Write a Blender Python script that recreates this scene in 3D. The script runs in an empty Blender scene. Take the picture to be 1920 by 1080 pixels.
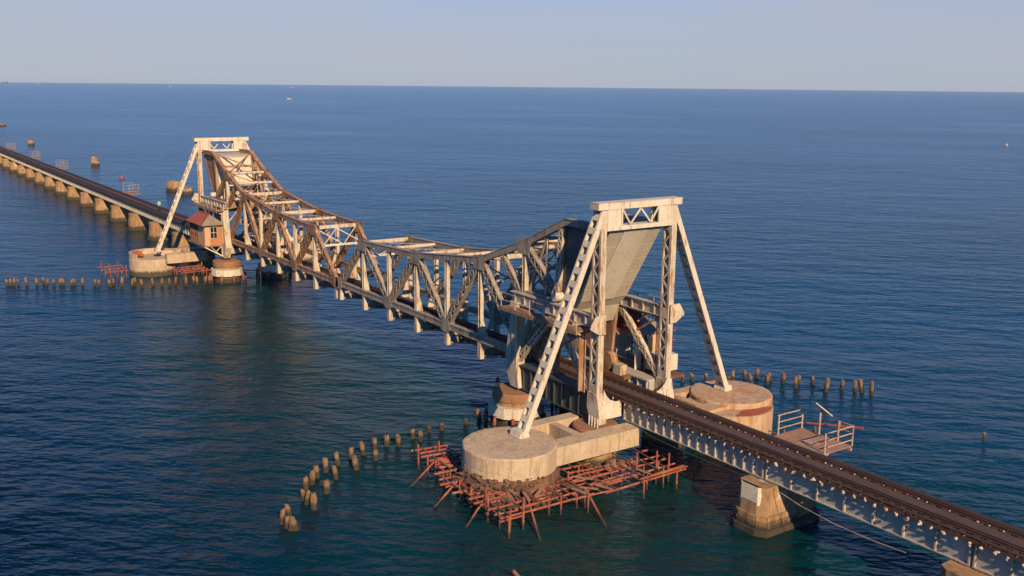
import bpy, bmesh, math, random
from mathutils import Vector, Matrix

R = math.radians
rnd = random.Random(7)
scene = bpy.context.scene
COL = scene.collection

# ------------------------------------------------------------------ camera
CAM = Vector((87.059, -42.054, 24.009))
YAW, PITCH, ROLL, FPX = 0.967414, 0.202890, 0.009693, 1865.18
d = Vector((-math.sin(YAW) * math.cos(PITCH), math.cos(YAW) * math.cos(PITCH), -math.sin(PITCH)))
r = d.cross(Vector((0, 0, 1))).normalized()
u = r.cross(d)
r2 = r * math.cos(ROLL) + u * math.sin(ROLL)
u2 = -r * math.sin(ROLL) + u * math.cos(ROLL)
cam_data = bpy.data.cameras.new('camera')
cam = bpy.data.objects.new('camera', cam_data)
COL.objects.link(cam)
cam.matrix_world = Matrix(((r2.x, u2.x, -d.x, CAM.x), (r2.y, u2.y, -d.y, CAM.y), (r2.z, u2.z, -d.z, CAM.z), (0, 0, 0, 1)))
cam_data.sensor_width = 36.0
cam_data.lens = 36.0 * FPX / 1920.0
cam_data.clip_start = 0.5
cam_data.clip_end = 20000
scene.camera = cam

# ------------------------------------------------------------------ sky, sun, exposure
SUN_AZ, SUN_EL = R(-14.0), R(28.0)          # azimuth measured from +X towards +Y
world = bpy.data.worlds.new('World')
scene.world = world
world.use_nodes = True
wn = world.node_tree
wn.nodes.clear()
sky = wn.nodes.new('ShaderNodeTexSky')
sky.sky_type = 'NISHITA'
sky.sun_disc = False
sky.sun_elevation = SUN_EL
sky.sun_rotation = R(90) - SUN_AZ
sky.altitude = 0
sky.air_density = 1.0
sky.dust_density = 0.4
sky.ozone_density = 3.0
bg = wn.nodes.new('ShaderNodeBackground')
bg.inputs['Strength'].default_value = 0.057
wo = wn.nodes.new('ShaderNodeOutputWorld')
wb = wn.nodes.new('ShaderNodeMix')            # even white balance of the whole sky
wb.data_type = 'RGBA'
wb.blend_type = 'MULTIPLY'
wb.inputs[0].default_value = 1.0
wb.inputs[7].default_value = (0.12, 0.84, 1.62, 1)
wn.links.new(sky.outputs[0], wb.inputs[6])
hz = wn.nodes.new('ShaderNodeMix')            # veil of lavender haze, thickest at the horizon
hz.data_type = 'RGBA'
hz.inputs[7].default_value = (6.15, 6.0, 6.85, 1)
tc = wn.nodes.new('ShaderNodeTexCoord')       # the veil thins out with height, alike in every direction
sx = wn.nodes.new('ShaderNodeSeparateXYZ')
wn.links.new(tc.outputs['Generated'], sx.inputs[0])
mr = wn.nodes.new('ShaderNodeMapRange')
mr.interpolation_type = 'SMOOTHSTEP'
mr.inputs[1].default_value = 0.065
mr.inputs[2].default_value = 0.15
mr.inputs[3].default_value = 0.88
mr.inputs[4].default_value = 0.0
wn.links.new(sx.outputs['Z'], mr.inputs[0])
un = wn.nodes.new('ShaderNodeTexNoise')       # faint unevenness of the haze, the same all round
un.inputs['Scale'].default_value = 2.2
un.inputs['Detail'].default_value = 4
um = wn.nodes.new('ShaderNodeMapping')
um.inputs['Scale'].default_value = (1, 1, 5)
wn.links.new(tc.outputs['Generated'], um.inputs[0])
wn.links.new(um.outputs[0], un.inputs['Vector'])
ur = wn.nodes.new('ShaderNodeMapRange')
ur.inputs[1].default_value = 0.3
ur.inputs[2].default_value = 0.7
ur.inputs[3].default_value = 0.90
ur.inputs[4].default_value = 1.06
wn.links.new(un.outputs['Fac'], ur.inputs[0])
uf = wn.nodes.new('ShaderNodeMath')
uf.operation = 'MULTIPLY'
wn.links.new(mr.outputs[0], uf.inputs[0])
wn.links.new(ur.outputs[0], uf.inputs[1])
wn.links.new(uf.outputs[0], hz.inputs[0])
wn.links.new(wb.outputs[2], hz.inputs[6])
wn.links.new(hz.outputs[2], bg.inputs[0])
wn.links.new(bg.outputs[0], wo.inputs[0])

sun_data = bpy.data.lights.new('sun', 'SUN')
sun_data.energy = 5.0
sun_data.angle = R(0.5)
sun_data.color = (1.0, 0.71, 0.41)
sun = bpy.data.objects.new('sun', sun_data)
COL.objects.link(sun)
sdir = Vector((math.cos(SUN_AZ) * math.cos(SUN_EL), math.sin(SUN_AZ) * math.cos(SUN_EL), math.sin(SUN_EL)))
sun.rotation_euler = sdir.to_track_quat('Z', 'Y').to_euler()
sun.location = (120, -20, 60)

scene.view_settings.view_transform = 'Standard'
scene.view_settings.look = 'None'
scene.view_settings.exposure = 0.50
scene.view_settings.gamma = 1.0
scene.view_settings.use_curve_mapping = False
scene.render.engine = 'CYCLES'
scene.cycles.use_denoising = True
scene.cycles.max_bounces = 6
scene.cycles.caustics_reflective = False
scene.cycles.caustics_refractive = False


# ------------------------------------------------------------------ materials
def new_mat(name):
    m = bpy.data.materials.new(name)
    m.use_nodes = True
    nt = m.node_tree
    return m, nt, nt.nodes['Principled BSDF']


def ramp(nt, src, lo, hi):
    n = nt.nodes.new('ShaderNodeMapRange')
    n.inputs[1].default_value = lo
    n.inputs[2].default_value = hi
    nt.links.new(src, n.inputs[0])
    return n.outputs[0]


def noise(nt, vec, scale, detail=4, rough=0.55, mapping=None):
    n = nt.nodes.new('ShaderNodeTexNoise')
    n.inputs['Scale'].default_value = scale
    n.inputs['Detail'].default_value = detail
    n.inputs['Roughness'].default_value = rough
    if mapping:
        mp = nt.nodes.new('ShaderNodeMapping')
        mp.inputs['Scale'].default_value = mapping
        nt.links.new(vec, mp.inputs[0])
        vec = mp.outputs[0]
    nt.links.new(vec, n.inputs['Vector'])
    return n.outputs['Fac']


def mixc(nt, fac, a, b):
    n = nt.nodes.new('ShaderNodeMix')
    n.data_type = 'RGBA'
    for sock, v in ((n.inputs[6], a), (n.inputs[7], b)):
        if isinstance(v, tuple):
            sock.default_value = (*v, 1)
        else:
            nt.links.new(v, sock)
    if isinstance(fac, (int, float)):
        n.inputs[0].default_value = fac
    else:
        nt.links.new(fac, n.inputs[0])
    return n.outputs[2]


def mul(nt, a, k):
    n = nt.nodes.new('ShaderNodeMath')
    n.operation = 'MULTIPLY'
    nt.links.new(a, n.inputs[0])
    if isinstance(k, (int, float)):
        n.inputs[1].default_value = k
    else:
        nt.links.new(k, n.inputs[1])
    return n.outputs[0]


def surf(name, base, vary, stain, stain_lo=0.52, stain_hi=0.68, stain_amt=0.85, vscale=0.9, sscale=1.3,
         streak=(2.2, 2.2, 0.45), rough=0.7, bump=0.02, metallic=0.0, fine=18.0, third=None, third_lo=0.6, third_hi=0.66, wet=None):
    m, nt, b = new_mat(name)
    geo = nt.nodes.new('ShaderNodeNewGeometry')
    pos = geo.outputs['Position']
    n1 = noise(nt, pos, vscale, 5)
    c = mixc(nt, ramp(nt, n1, 0.3, 0.7), base, vary)
    n2 = noise(nt, pos, sscale, 6, 0.65, streak)
    c = mixc(nt, mul(nt, ramp(nt, n2, stain_lo, stain_hi), stain_amt), c, stain)
    if third:
        n3 = noise(nt, pos, 0.55, 5, 0.6, (1.0, 1.0, 1.3))
        c = mixc(nt, ramp(nt, n3, third_lo, third_hi), c, third)
    if wet:
        # tide mark: weed and damp up to about wet metres above the sea
        sz = nt.nodes.new('ShaderNodeSeparateXYZ')
        nt.links.new(pos, sz.inputs[0])
        ad = nt.nodes.new('ShaderNodeMath')
        ad.operation = 'ADD'
        nt.links.new(sz.outputs[2], ad.inputs[0])
        nt.links.new(mul(nt, noise(nt, pos, 2.2, 4), -0.9 * wet), ad.inputs[1])
        c = mixc(nt, mul(nt, ramp(nt, ad.outputs[0], wet * 0.75, wet * 0.25), 0.9), c, (0.030, 0.030, 0.020))
    n4 = noise(nt, pos, fine, 3, 0.6)
    dk = nt.nodes.new('ShaderNodeMix')
    dk.data_type = 'RGBA'
    dk.blend_type = 'MULTIPLY'
    dk.inputs[0].default_value = 0.45
    nt.links.new(c, dk.inputs[6])
    g = nt.nodes.new('ShaderNodeCombineColor')
    v = ramp(nt, n4, 0.25, 0.6)
    for i in range(3):
        nt.links.new(v, g.inputs[i])
    nt.links.new(g.outputs[0], dk.inputs[7])
    nt.links.new(dk.outputs[2], b.inputs['Base Color'])
    b.inputs['Roughness'].default_value = rough
    b.inputs['Metallic'].default_value = metallic
    if bump:
        bp = nt.nodes.new('ShaderNodeBump')
        bp.inputs['Distance'].default_value = bump
        bp.inputs['Strength'].default_value = 0.8
        nt.links.new(n4, bp.inputs['Height'])
        nt.links.new(bp.outputs[0], b.inputs['Normal'])
    return m


M = {}
M['cream'] = surf('cream_paint', (0.60, 0.53, 0.41), (0.49, 0.42, 0.31), (0.27, 0.11, 0.04), 0.49, 0.65, 0.9, sscale=1.7, rough=0.55)
M['white'] = surf('white_paint', (0.67, 0.61, 0.485), (0.56, 0.50, 0.39), (0.28, 0.14, 0.06), 0.53, 0.70, 0.8, sscale=1.8, rough=0.55)
M['grey'] = surf('grey_paint', (0.47, 0.43, 0.36), (0.38, 0.34, 0.28), (0.22, 0.12, 0.06), 0.54, 0.70, 0.75, rough=0.55)
M['plate'] = surf('counterweight_paint', (0.49, 0.43, 0.34), (0.40, 0.35, 0.27), (0.28, 0.19, 0.11), 0.52, 0.70, 0.55, vscale=0.6, rough=0.6)
M['plate_light'] = surf('counterweight_pale_paint', (0.61, 0.55, 0.44), (0.50, 0.44, 0.34), (0.34, 0.24, 0.15), 0.54, 0.72, 0.5, vscale=0.5, rough=0.6)
M['rusty'] = surf('rusty_paint', (0.40, 0.31, 0.21), (0.29, 0.19, 0.11), (0.25, 0.09, 0.03), 0.42, 0.58, 0.92, vscale=1.4)
M['leaf_grey'] = surf('weathered_grey_paint', (0.35, 0.315, 0.26), (0.26, 0.225, 0.18), (0.17, 0.085, 0.04), 0.49, 0.65, 0.8, vscale=1.2)
M['rust'] = surf('rust', (0.21, 0.085, 0.035), (0.13, 0.055, 0.025), (0.30, 0.11, 0.035), 0.5, 0.65, 0.8, rough=0.9)
M['dark_steel'] = surf('dark_green_steel', (0.055, 0.065, 0.058), (0.035, 0.04, 0.038), (0.11, 0.06, 0.03), 0.58, 0.7, 0.7, rough=0.6)
M['web'] = surf('silver_girder_paint', (0.44, 0.41, 0.36), (0.36, 0.335, 0.29), (0.24, 0.14, 0.08), 0.52, 0.70, 0.65, rough=0.75)
M['concrete'] = surf('pale_concrete', (0.55, 0.44, 0.30), (0.44, 0.335, 0.22), (0.27, 0.16, 0.08), 0.50, 0.66, 0.65, sscale=1.6, streak=(2.6, 2.6, 0.35), rough=0.9, bump=0.04, third=(0.40, 0.17, 0.07), third_lo=0.66, third_hi=0.76, wet=0.7)
M['concrete_rust'] = surf('rust_stained_pale_concrete', (0.52, 0.40, 0.26), (0.44, 0.32, 0.20), (0.40, 0.17, 0.06), 0.46, 0.62, 0.8, rough=0.9, bump=0.04, third=(0.50, 0.20, 0.07), third_lo=0.55, third_hi=0.68, wet=0.7)
M['stone'] = surf('pier_stone', (0.42, 0.26, 0.13), (0.30, 0.18, 0.09), (0.15, 0.085, 0.045), 0.48, 0.66, 0.75, rough=0.95, bump=0.06, third=(0.54, 0.43, 0.29), third_lo=0.60, third_hi=0.68, wet=0.7)
M['plaster'] = surf('sunlit_cream_plaster', (0.80, 0.70, 0.50), (0.72, 0.62, 0.43), (0.42, 0.30, 0.18), 0.56, 0.72, 0.6, rough=0.9)  # pale plaster, its colour lifted to stand in for sun on a grazing face
M['cap'] = surf('rust_stained_concrete', (0.34, 0.17, 0.09), (0.25, 0.13, 0.07), (0.14, 0.075, 0.045), 0.5, 0.7, 0.7, rough=0.9, bump=0.04)
M['pile'] = surf('weathered_timber', (0.30, 0.18, 0.095), (0.20, 0.12, 0.065), (0.07, 0.045, 0.03), 0.48, 0.62, 0.8, sscale=4, streak=(3, 3, 0.4), rough=0.95, bump=0.05, wet=0.45)
M['pole'] = surf('red_brown_pole', (0.36, 0.075, 0.045), (0.26, 0.06, 0.04), (0.30, 0.19, 0.10), 0.5, 0.62, 0.8, sscale=2.0, streak=(1, 1, 1), rough=0.9, wet=0.4)
M['pole_grey'] = surf('grey_brown_pole', (0.22, 0.11, 0.075), (0.16, 0.075, 0.05), (0.28, 0.08, 0.045), 0.52, 0.62, 0.7, sscale=2.0, streak=(1, 1, 1), rough=0.9)
M['rock'] = surf('brown_rock', (0.25, 0.13, 0.075), (0.13, 0.07, 0.045), (0.07, 0.045, 0.03), 0.45, 0.62, 0.8, vscale=1.6, rough=0.95, bump=0.08, wet=0.6)
M['sleeper'] = surf('dark_sleeper', (0.060, 0.034, 0.024), (0.035, 0.021, 0.016), (0.07, 0.035, 0.022), 0.55, 0.7, 0.7, rough=0.9)
M['rail'] = surf('rail_steel', (0.10, 0.05, 0.035), (0.07, 0.035, 0.025), (0.13, 0.06, 0.035), 0.5, 0.7, 0.7, rough=0.6)
M['track_plate'] = surf('rusty_footway_plate', (0.095, 0.056, 0.045), (0.065, 0.04, 0.033), (0.13, 0.065, 0.04), 0.55, 0.7, 0.7, rough=0.8)
M['bolt'] = surf('pale_bolt_wrap', (0.62, 0.54, 0.45), (0.42, 0.30, 0.23), (0.40, 0.13, 0.08), 0.52, 0.62, 0.8, vscale=0.35, sscale=0.5, rough=0.8, bump=0)
M['orange'] = surf('orange_limewash', (0.50, 0.20, 0.085), (0.42, 0.17, 0.075), (0.30, 0.13, 0.07), 0.48, 0.64, 0.75, sscale=2.2, rough=0.85)
M['peach'] = surf('peach_limewash', (0.60, 0.36, 0.21), (0.54, 0.32, 0.18), (0.30, 0.16, 0.08), 0.58, 0.72, 0.6, rough=0.85)
M['redroof'] = surf('red_roof_sheet', (0.40, 0.085, 0.045), (0.30, 0.07, 0.04), (0.20, 0.08, 0.05), 0.55, 0.7, 0.7, rough=0.8)
M['greyroof'] = surf('grey_roof_sheet', (0.26, 0.23, 0.19), (0.20, 0.17, 0.14), (0.28, 0.11, 0.06), 0.56, 0.7, 0.7, rough=0.8)
M['slat'] = surf('dark_red_timber', (0.15, 0.055, 0.035), (0.11, 0.045, 0.03), (0.25, 0.15, 0.09), 0.54, 0.66, 0.7, rough=0.85)
M['plank'] = surf('bleached_plank', (0.34, 0.21, 0.14), (0.27, 0.16, 0.10), (0.16, 0.09, 0.055), 0.52, 0.68, 0.7, rough=0.9)
M['pipe'] = surf('pale_pipe', (0.50, 0.38, 0.29), (0.40, 0.29, 0.21), (0.27, 0.12, 0.06), 0.50, 0.64, 0.8, rough=0.6, bump=0)
M['red'] = surf('red_painted_iron', (0.42, 0.09, 0.05), (0.36, 0.085, 0.05), (0.22, 0.09, 0.05), 0.55, 0.7, 0.7, rough=0.7)
M['ochre'] = surf('ochre_pipe', (0.50, 0.25, 0.06), (0.42, 0.20, 0.05), (0.25, 0.11, 0.05), 0.55, 0.7, 0.7)
M['teal'] = surf('dark_teal_paint', (0.012, 0.035, 0.04), (0.010, 0.026, 0.03), (0.05, 0.06, 0.06), 0.6, 0.75, 0.4, rough=0.5)
M['shirt'] = surf('turquoise_cloth', (0.25, 0.55, 0.52), (0.22, 0.48, 0.46), (0.2, 0.4, 0.4), 0.6, 0.7, 0.2, bump=0)
M['trouser'] = surf('dark_cloth', (0.03, 0.03, 0.04), (0.025, 0.025, 0.03), (0.04, 0.04, 0.05), 0.6, 0.7, 0.2, bump=0)
M['skin'] = surf('brown_skin', (0.22, 0.11, 0.065), (0.20, 0.10, 0.06), (0.18, 0.09, 0.05), 0.6, 0.7, 0.2, bump=0)
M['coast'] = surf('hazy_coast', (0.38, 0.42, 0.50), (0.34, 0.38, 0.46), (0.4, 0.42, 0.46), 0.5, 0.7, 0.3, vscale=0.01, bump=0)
M['slate'] = surf('dark_slate_sheet', (0.085, 0.088, 0.092), (0.062, 0.065, 0.070), (0.09, 0.085, 0.08), 0.5, 0.7, 0.5, rough=0.6)
M['brown_sheet'] = surf('brown_sheet', (0.30, 0.19, 0.10), (0.24, 0.15, 0.08), (0.18, 0.09, 0.045), 0.5, 0.7, 0.6, rough=0.7)
M['debris'] = surf('rust_red_scrap', (0.42, 0.10, 0.04), (0.34, 0.08, 0.035), (0.12, 0.05, 0.03), 0.5, 0.65, 0.7, rough=0.9)


def glass_mat(name, col, rough=0.08):
    m, nt, b = new_mat(name)
    b.inputs['Base Color'].default_value = (*col, 1)
    b.inputs['Roughness'].default_value = rough
    b.inputs['IOR'].default_value = 1.5
    return m


M['glass'] = glass_mat('window_glass', (0.012, 0.014, 0.018))
M['solar'] = glass_mat('solar_cell', (0.02, 0.03, 0.06), 0.12)


def water_mat():
    m, nt, b = new_mat('sea_water')
    geo = nt.nodes.new('ShaderNodeNewGeometry')
    pos = geo.outputs['Position']
    rot = nt.nodes.new('ShaderNodeMapping')
    rot.inputs['Rotation'].default_value = (0, 0, -math.atan2(r.y, r.x) + R(9))
    nt.links.new(pos, rot.inputs[0])
    p = rot.outputs[0]
    low = noise(nt, pos, 0.022, 4, 0.55, (1.0, 0.7, 1.0))
    # shallower, greener water over the shoal along the piers
    sp_ = nt.nodes.new('ShaderNodeSeparateXYZ')
    nt.links.new(pos, sp_.inputs[0])
    off = nt.nodes.new('ShaderNodeMath')
    off.operation = 'ADD'
    off.inputs[1].default_value = 6.0
    nt.links.new(sp_.outputs[1], off.inputs[0])
    ab = nt.nodes.new('ShaderNodeMath')
    ab.operation = 'ABSOLUTE'
    nt.links.new(off.outputs[0], ab.inputs[0])
    sh = nt.nodes.new('ShaderNodeMapRange')
    sh.interpolation_type = 'SMOOTHSTEP'
    for i_, v_ in enumerate((8.0, 30.0, 0.62, 0.12)):
        sh.inputs[i_ + 1].default_value = v_
    nt.links.new(ab.outputs[0], sh.inputs[0])
    sm = nt.nodes.new('ShaderNodeMath')
    sm.operation = 'ADD'
    nt.links.new(sh.outputs[0], sm.inputs[0])
    nt.links.new(mul(nt, ramp(nt, low, 0.32, 0.68), 0.5), sm.inputs[1])
    sm.use_clamp = True
    c = mixc(nt, sm.outputs[0], (0.0004, 0.0340, 0.084), (0.0008, 0.0240, 0.0225))
    # deep, dark water away from the shoal on the near side
    dp = nt.nodes.new('ShaderNodeMapRange')
    dp.interpolation_type = 'SMOOTHSTEP'
    for i_, v_ in enumerate((-40.0, -16.0, 0.12, 1.0)):
        dp.inputs[i_ + 1].default_value = v_
    nt.links.new(sp_.outputs[1], dp.inputs[0])
    sc_ = nt.nodes.new('ShaderNodeMix')
    sc_.data_type = 'RGBA'
    sc_.blend_type = 'MULTIPLY'
    sc_.inputs[0].default_value = 1.0
    nt.links.new(c, sc_.inputs[6])
    cc_ = nt.nodes.new('ShaderNodeCombineColor')
    for i_ in range(3):
        nt.links.new(dp.outputs[0], cc_.inputs[i_])
    nt.links.new(cc_.outputs[0], sc_.inputs[7])
    c = sc_.outputs[2]
    nt.links.new(c, b.inputs['Base Color'])
    b.inputs['Roughness'].default_value = 0.18
    b.inputs['Specular IOR Level'].default_value = 0.36
    b.inputs['IOR'].default_value = 1.333
    h = None
    for sc, amp, mp, det in ((0.035, 0.6, (0.35, 1.0, 1.0), 2), (0.13, 0.75, (0.5, 1.0, 1.0), 3), (0.45, 0.60, (0.5, 1.0, 1.0), 4),
                             (1.6, 0.20, (0.55, 1.0, 1.0), 4)):
        n = mul(nt, noise(nt, p, sc, det, 0.55, mp), amp)
        if h is None:
            h = n
        else:
            a = nt.nodes.new('ShaderNodeMath')
            a.operation = 'ADD'
            nt.links.new(h, a.inputs[0])
            nt.links.new(n, a.inputs[1])
            h = a.outputs[0]
    gust = ramp(nt, noise(nt, p, 0.012, 3, 0.5, (0.5, 1.0, 1.0)), 0.3, 0.7)
    ga = nt.nodes.new('ShaderNodeMapRange')
    ga.inputs[3].default_value = 0.45
    ga.inputs[4].default_value = 1.25
    nt.links.new(gust, ga.inputs[0])
    h = mul(nt, h, ga.outputs[0])
    bp = nt.nodes.new('ShaderNodeBump')
    bp.inputs['Distance'].default_value = 1.0
    bp.inputs['Strength'].default_value = 1.0
    nt.links.new(h, bp.inputs['Height'])
    nt.links.new(bp.outputs[0], b.inputs['Normal'])
    return m


M['water'] = water_mat()

# ------------------------------------------------------------------ mesh helpers
S = 1                                        # 1 = near unit, -1 = far unit (turned half way round)


class MB:
    def __init__(self):
        self.v, self.f = [], []

    def add(self, vs, fs):
        o = len(self.v)
        self.v += [(S * p[0], S * p[1], p[2]) for p in vs]
        self.f += [tuple(i + o for i in q) for q in fs]
        return self

    def box(self, x0, x1, y0, y1, z0, z1):
        vs = [(x, y, z) for z in (z0, z1) for y in (y0, y1) for x in (x0, x1)]
        return self.add(vs, [(0, 2, 3, 1), (4, 5, 7, 6), (0, 1, 5, 4), (2, 6, 7, 3), (0, 4, 6, 2), (1, 3, 7, 5)])

    def bar(self, a, b, w, h, up=(0, 0, 1)):
        a, b, up = Vector(a), Vector(b), Vector(up)
        t = (b - a).normalized()
        s = t.cross(up)
        if s.length < 1e-4:
            s = t.cross(Vector((1, 0, 0)))
        s.normalize()
        n = s.cross(t)
        vs = []
        for p in (a, b):
            for i, j in ((-1, -1), (1, -1), (1, 1), (-1, 1)):
                vs.append(tuple(p + s * (i * w / 2) + n * (j * h / 2)))
        return self.add(vs, [(0, 1, 2, 3), (7, 6, 5, 4), (0, 4, 5, 1), (1, 5, 6, 2), (2, 6, 7, 3), (3, 7, 4, 0)])

    def cyl(self, a, b, r0, r1=None, n=10):
        a, b = Vector(a), Vector(b)
        r1 = r0 if r1 is None else r1
        t = (b - a).normalized()
        s = t.cross(Vector((0, 0, 1)))
        if s.length < 1e-3:
            s = Vector((1, 0, 0))
        s.normalize()
        q = t.cross(s)
        vs = []
        for p, rr in ((a, r0), (b, r1)):
            for i in range(n):
                an = 2 * math.pi * i / n
                vs.append(tuple(p + (s * math.cos(an) + q * math.sin(an)) * rr))
        fs = [(i, (i + 1) % n, n + (i + 1) % n, n + i) for i in range(n)]
        fs += [tuple(range(n - 1, -1, -1)), tuple(range(n, 2 * n))]
        return self.add(vs, fs)

    def prism(self, poly, axis, lo, hi):
        n = len(poly)
        vs = []
        for t in (lo, hi):
            for p in poly:
                vs.append((p[0], t, p[1]) if axis == 'y' else (t, p[0], p[1]) if axis == 'x' else (p[0], p[1], t))
        fs = [(i, (i + 1) % n, n + (i + 1) % n, n + i) for i in range(n)]
        fs += [tuple(range(n - 1, -1, -1)), tuple(range(n, 2 * n))]
        return self.add(vs, fs)

    def loft(self, rings):
        n = len(rings[0])
        vs = [p for g in rings for p in g]
        fs = []
        for k in range(len(rings) - 1):
            for i in range(n):
                j = (i + 1) % n
                fs.append((k * n + i, k * n + j, (k + 1) * n + j, (k + 1) * n + i))
        fs += [tuple(range(n - 1, -1, -1)), tuple(range((len(rings) - 1) * n, len(rings) * n))]
        return self.add(vs, fs)

    def rock(self, c, sx, sy, sz, rr):
        bm = bmesh.new()
        bmesh.ops.create_icosphere(bm, subdivisions=1, radius=1)
        vs = []
        for v in bm.verts:
            k = rr.uniform(0.75, 1.15)
            vs.append((c[0] + v.co.x * sx * k, c[1] + v.co.y * sy * k, c[2] + v.co.z * sz * k))
        fs = [tuple(v.index for v in f.verts) for f in bm.faces]
        bm.free()
        return self.add(vs, fs)

    def mesh(self, name, mat, origin=(0, 0, 0), smooth=False):
        me = bpy.data.meshes.new(name)
        o = origin
        me.from_pydata([(p[0] - o[0], p[1] - o[1], p[2] - o[2]) for p in self.v], [], self.f)
        bm = bmesh.new()
        bm.from_mesh(me)
        bmesh.ops.recalc_face_normals(bm, faces=bm.faces)
        bm.to_mesh(me)
        bm.free()
        me.materials.append(M[mat])
        if smooth:
            for p in me.polygons:
                p.use_smooth = True
        return me


def tag(o, label, cat=None, group=None, kind=None):
    if label:
        o['label'] = label
    if cat:
        o['category'] = cat
    if group:
        o['group'] = group
    if kind:
        o['kind'] = kind
    return o


def thing(name, label, cat, loc, group=None):
    o = bpy.data.objects.new(name, None)
    COL.objects.link(o)
    o.location = (S * loc[0], S * loc[1], loc[2])
    o.empty_display_size = 0.5
    return tag(o, label, cat, group)


def root_of(o):
    while o.parent:
        o = o.parent
    return o


def part(name, mb, mat, parent, label=None, kind=None, smooth=False):
    me = mb.mesh(name, mat, root_of(parent).location, smooth)
    o = bpy.data.objects.new(name, me)
    COL.objects.link(o)
    o.parent = parent
    return tag(o, label, None, None, kind)


def solo(name, mb, mat, label, cat, loc, group=None, kind=None, smooth=False):
    L = (S * loc[0], S * loc[1], loc[2])
    me = mb.mesh(name, mat, L, smooth)
    o = bpy.data.objects.new(name, me)
    COL.objects.link(o)
    o.location = L
    return tag(o, label, cat, group, kind)


ORD = ['first', 'second', 'third', 'fourth', 'fifth', 'sixth', 'seventh', 'eighth', 'ninth', 'tenth', 'eleventh', 'twelfth',
       'thirteenth', 'fourteenth', 'fifteenth', 'sixteenth', 'seventeenth', 'eighteenth', 'nineteenth', 'twentieth']
ORD += ['twenty-' + w for w in ORD[:9]] + ['thirtieth'] + ['thirty-' + w for w in ORD[:9]] + ['fortieth'] + ['forty-' + w for w in ORD[:9]]


def lace(mb, a, b, off, n, w, pitch, t=0.05, bw=0.09):
    """zigzag bars between two chords a-b offset +-off, on the two faces +-n*w"""
    a, b, off, n = Vector(a), Vector(b), Vector(off), Vector(n)
    L = (b - a).length
    k = max(2, int(L / pitch))
    for sgn in (-1, 1):
        for i in range(k):
            p = a.lerp(b, i / k) + off * (1 if i % 2 else -1) + n * (sgn * w)
            q = a.lerp(b, (i + 1) / k) + off * (-1 if i % 2 else 1) + n * (sgn * w)
            mb.bar(p, q, bw, t, n)
    return mb


def laced(name, parent, a, b, depth, width, mat, n=(0, 1, 0), pitch=0.42, lmat=None, flange=0.13):
    """built-up member: two channels joined by lacing bars"""
    a, b, nn = Vector(a), Vector(b), Vector(n)
    off = (b - a).normalized().cross(nn).normalized() * (depth / 2)
    mb = MB()
    mb.bar(a + off, b + off, width, flange, off)
    mb.bar(a - off, b - off, width, flange, off)
    o = part(name, mb, mat, parent)
    part('lacing', lace(MB(), a, b, off, nn, width / 2 - 0.01, pitch), lmat or mat, o, kind='stuff')
    return o


# ------------------------------------------------------------------ the sea
mb = MB()
rings = [0.01, 60, 160, 320, 640, 1300, 2600, 5000, 7000]
seg = 96
for k, rad in enumerate(rings):
    mb.v += [(rad * math.cos(2 * math.pi * i / seg), rad * math.sin(2 * math.pi * i / seg), 0) for i in range(seg)]
for k in range(len(rings) - 1):
    for i in range(seg):
        j = (i + 1) % seg
        mb.f.append((k * seg + i, (k + 1) * seg + i, (k + 1) * seg + j, k * seg + j))
sea = solo('sea', mb, 'water', 'rippled blue green sea', None, (0, 0, 0), kind='structure')

# low coast on the horizon, far left
mb = MB()
cr = random.Random(3)
for k in range(16):
    x, y = -6150 + cr.uniform(-60, 60), 640 + k * 17
    mb.rock((x, y - 60, 2), 60, 26, cr.uniform(3, 6), cr)
solo('coast', mb, 'coast', 'low hazy strip of land on the horizon', None, (-6150, 640, 0), kind='structure')

# ------------------------------------------------------------------ bascule leaves
TY = 2.375
BX = [0.45, 5.59, 10.53, 15.47, 20.41, 25.35, 30.6]
BZ = 5.0
TOP = [(5.59, 9.62), (15.47, 9.95), (25.35, 11.05), (31.1, 13.05), (35.8, 15.15), (39.85, 15.15)]


def top_z(x):
    for (x0, z0), (x1, z1) in zip(TOP, TOP[1:]):
        if x0 <= x <= x1:
            return z0 + (z1 - z0) * (x - x0) / (x1 - x0)
    return TOP[0][1]


def sleeper_row(parent, x0, x1, step, rr, bolts=True, z=4.0):
    n = int((x1 - x0) / step)
    base_s = MB().box(-0.125, 0.125, -1.36, 1.36, 0, 0.18).mesh('sleeper', 'sleeper')
    bolt_m = []
    for k in range(4):
        q = MB()
        q.rock((0, 0, 0), 0.13, 0.11, 0.10, rr)
        q.rock((0.07, 0.05, -0.10), 0.07, 0.07, 0.09, rr)
        q.rock((-0.06, 0.02, 0.06), 0.05, 0.08, 0.05, rr)
        bolt_m.append(q.mesh('hook_bolt', 'bolt'))
    L = parent.location
    for i in range(n):
        x = S * (x0 + (i + 0.5) * step) + rr.uniform(-0.04, 0.04)
        o = bpy.data.objects.new('sleeper', base_s)
        COL.objects.link(o)
        o.parent = parent
        o.location = (x - L.x, rr.uniform(-0.06, 0.06) - L.y, z - L.z)
        if bolts:
            for sy in (-1, 1):
                b = bpy.data.objects.new('hook_bolt', bolt_m[rr.randrange(4)])
                COL.objects.link(b)
                b.parent = o
                b.location = (rr.uniform(-0.05, 0.05), sy * (1.44 + rr.uniform(-0.02, 0.05)), rr.uniform(-0.10, 0.0))
                b.rotation_euler = (rr.uniform(0, 6), rr.uniform(0, 6), rr.uniform(0, 6))
                k = rr.uniform(0.6, 1.0) * (0.6 if x < 52 else 1.0)
                b.scale = (k, k, k)


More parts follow.
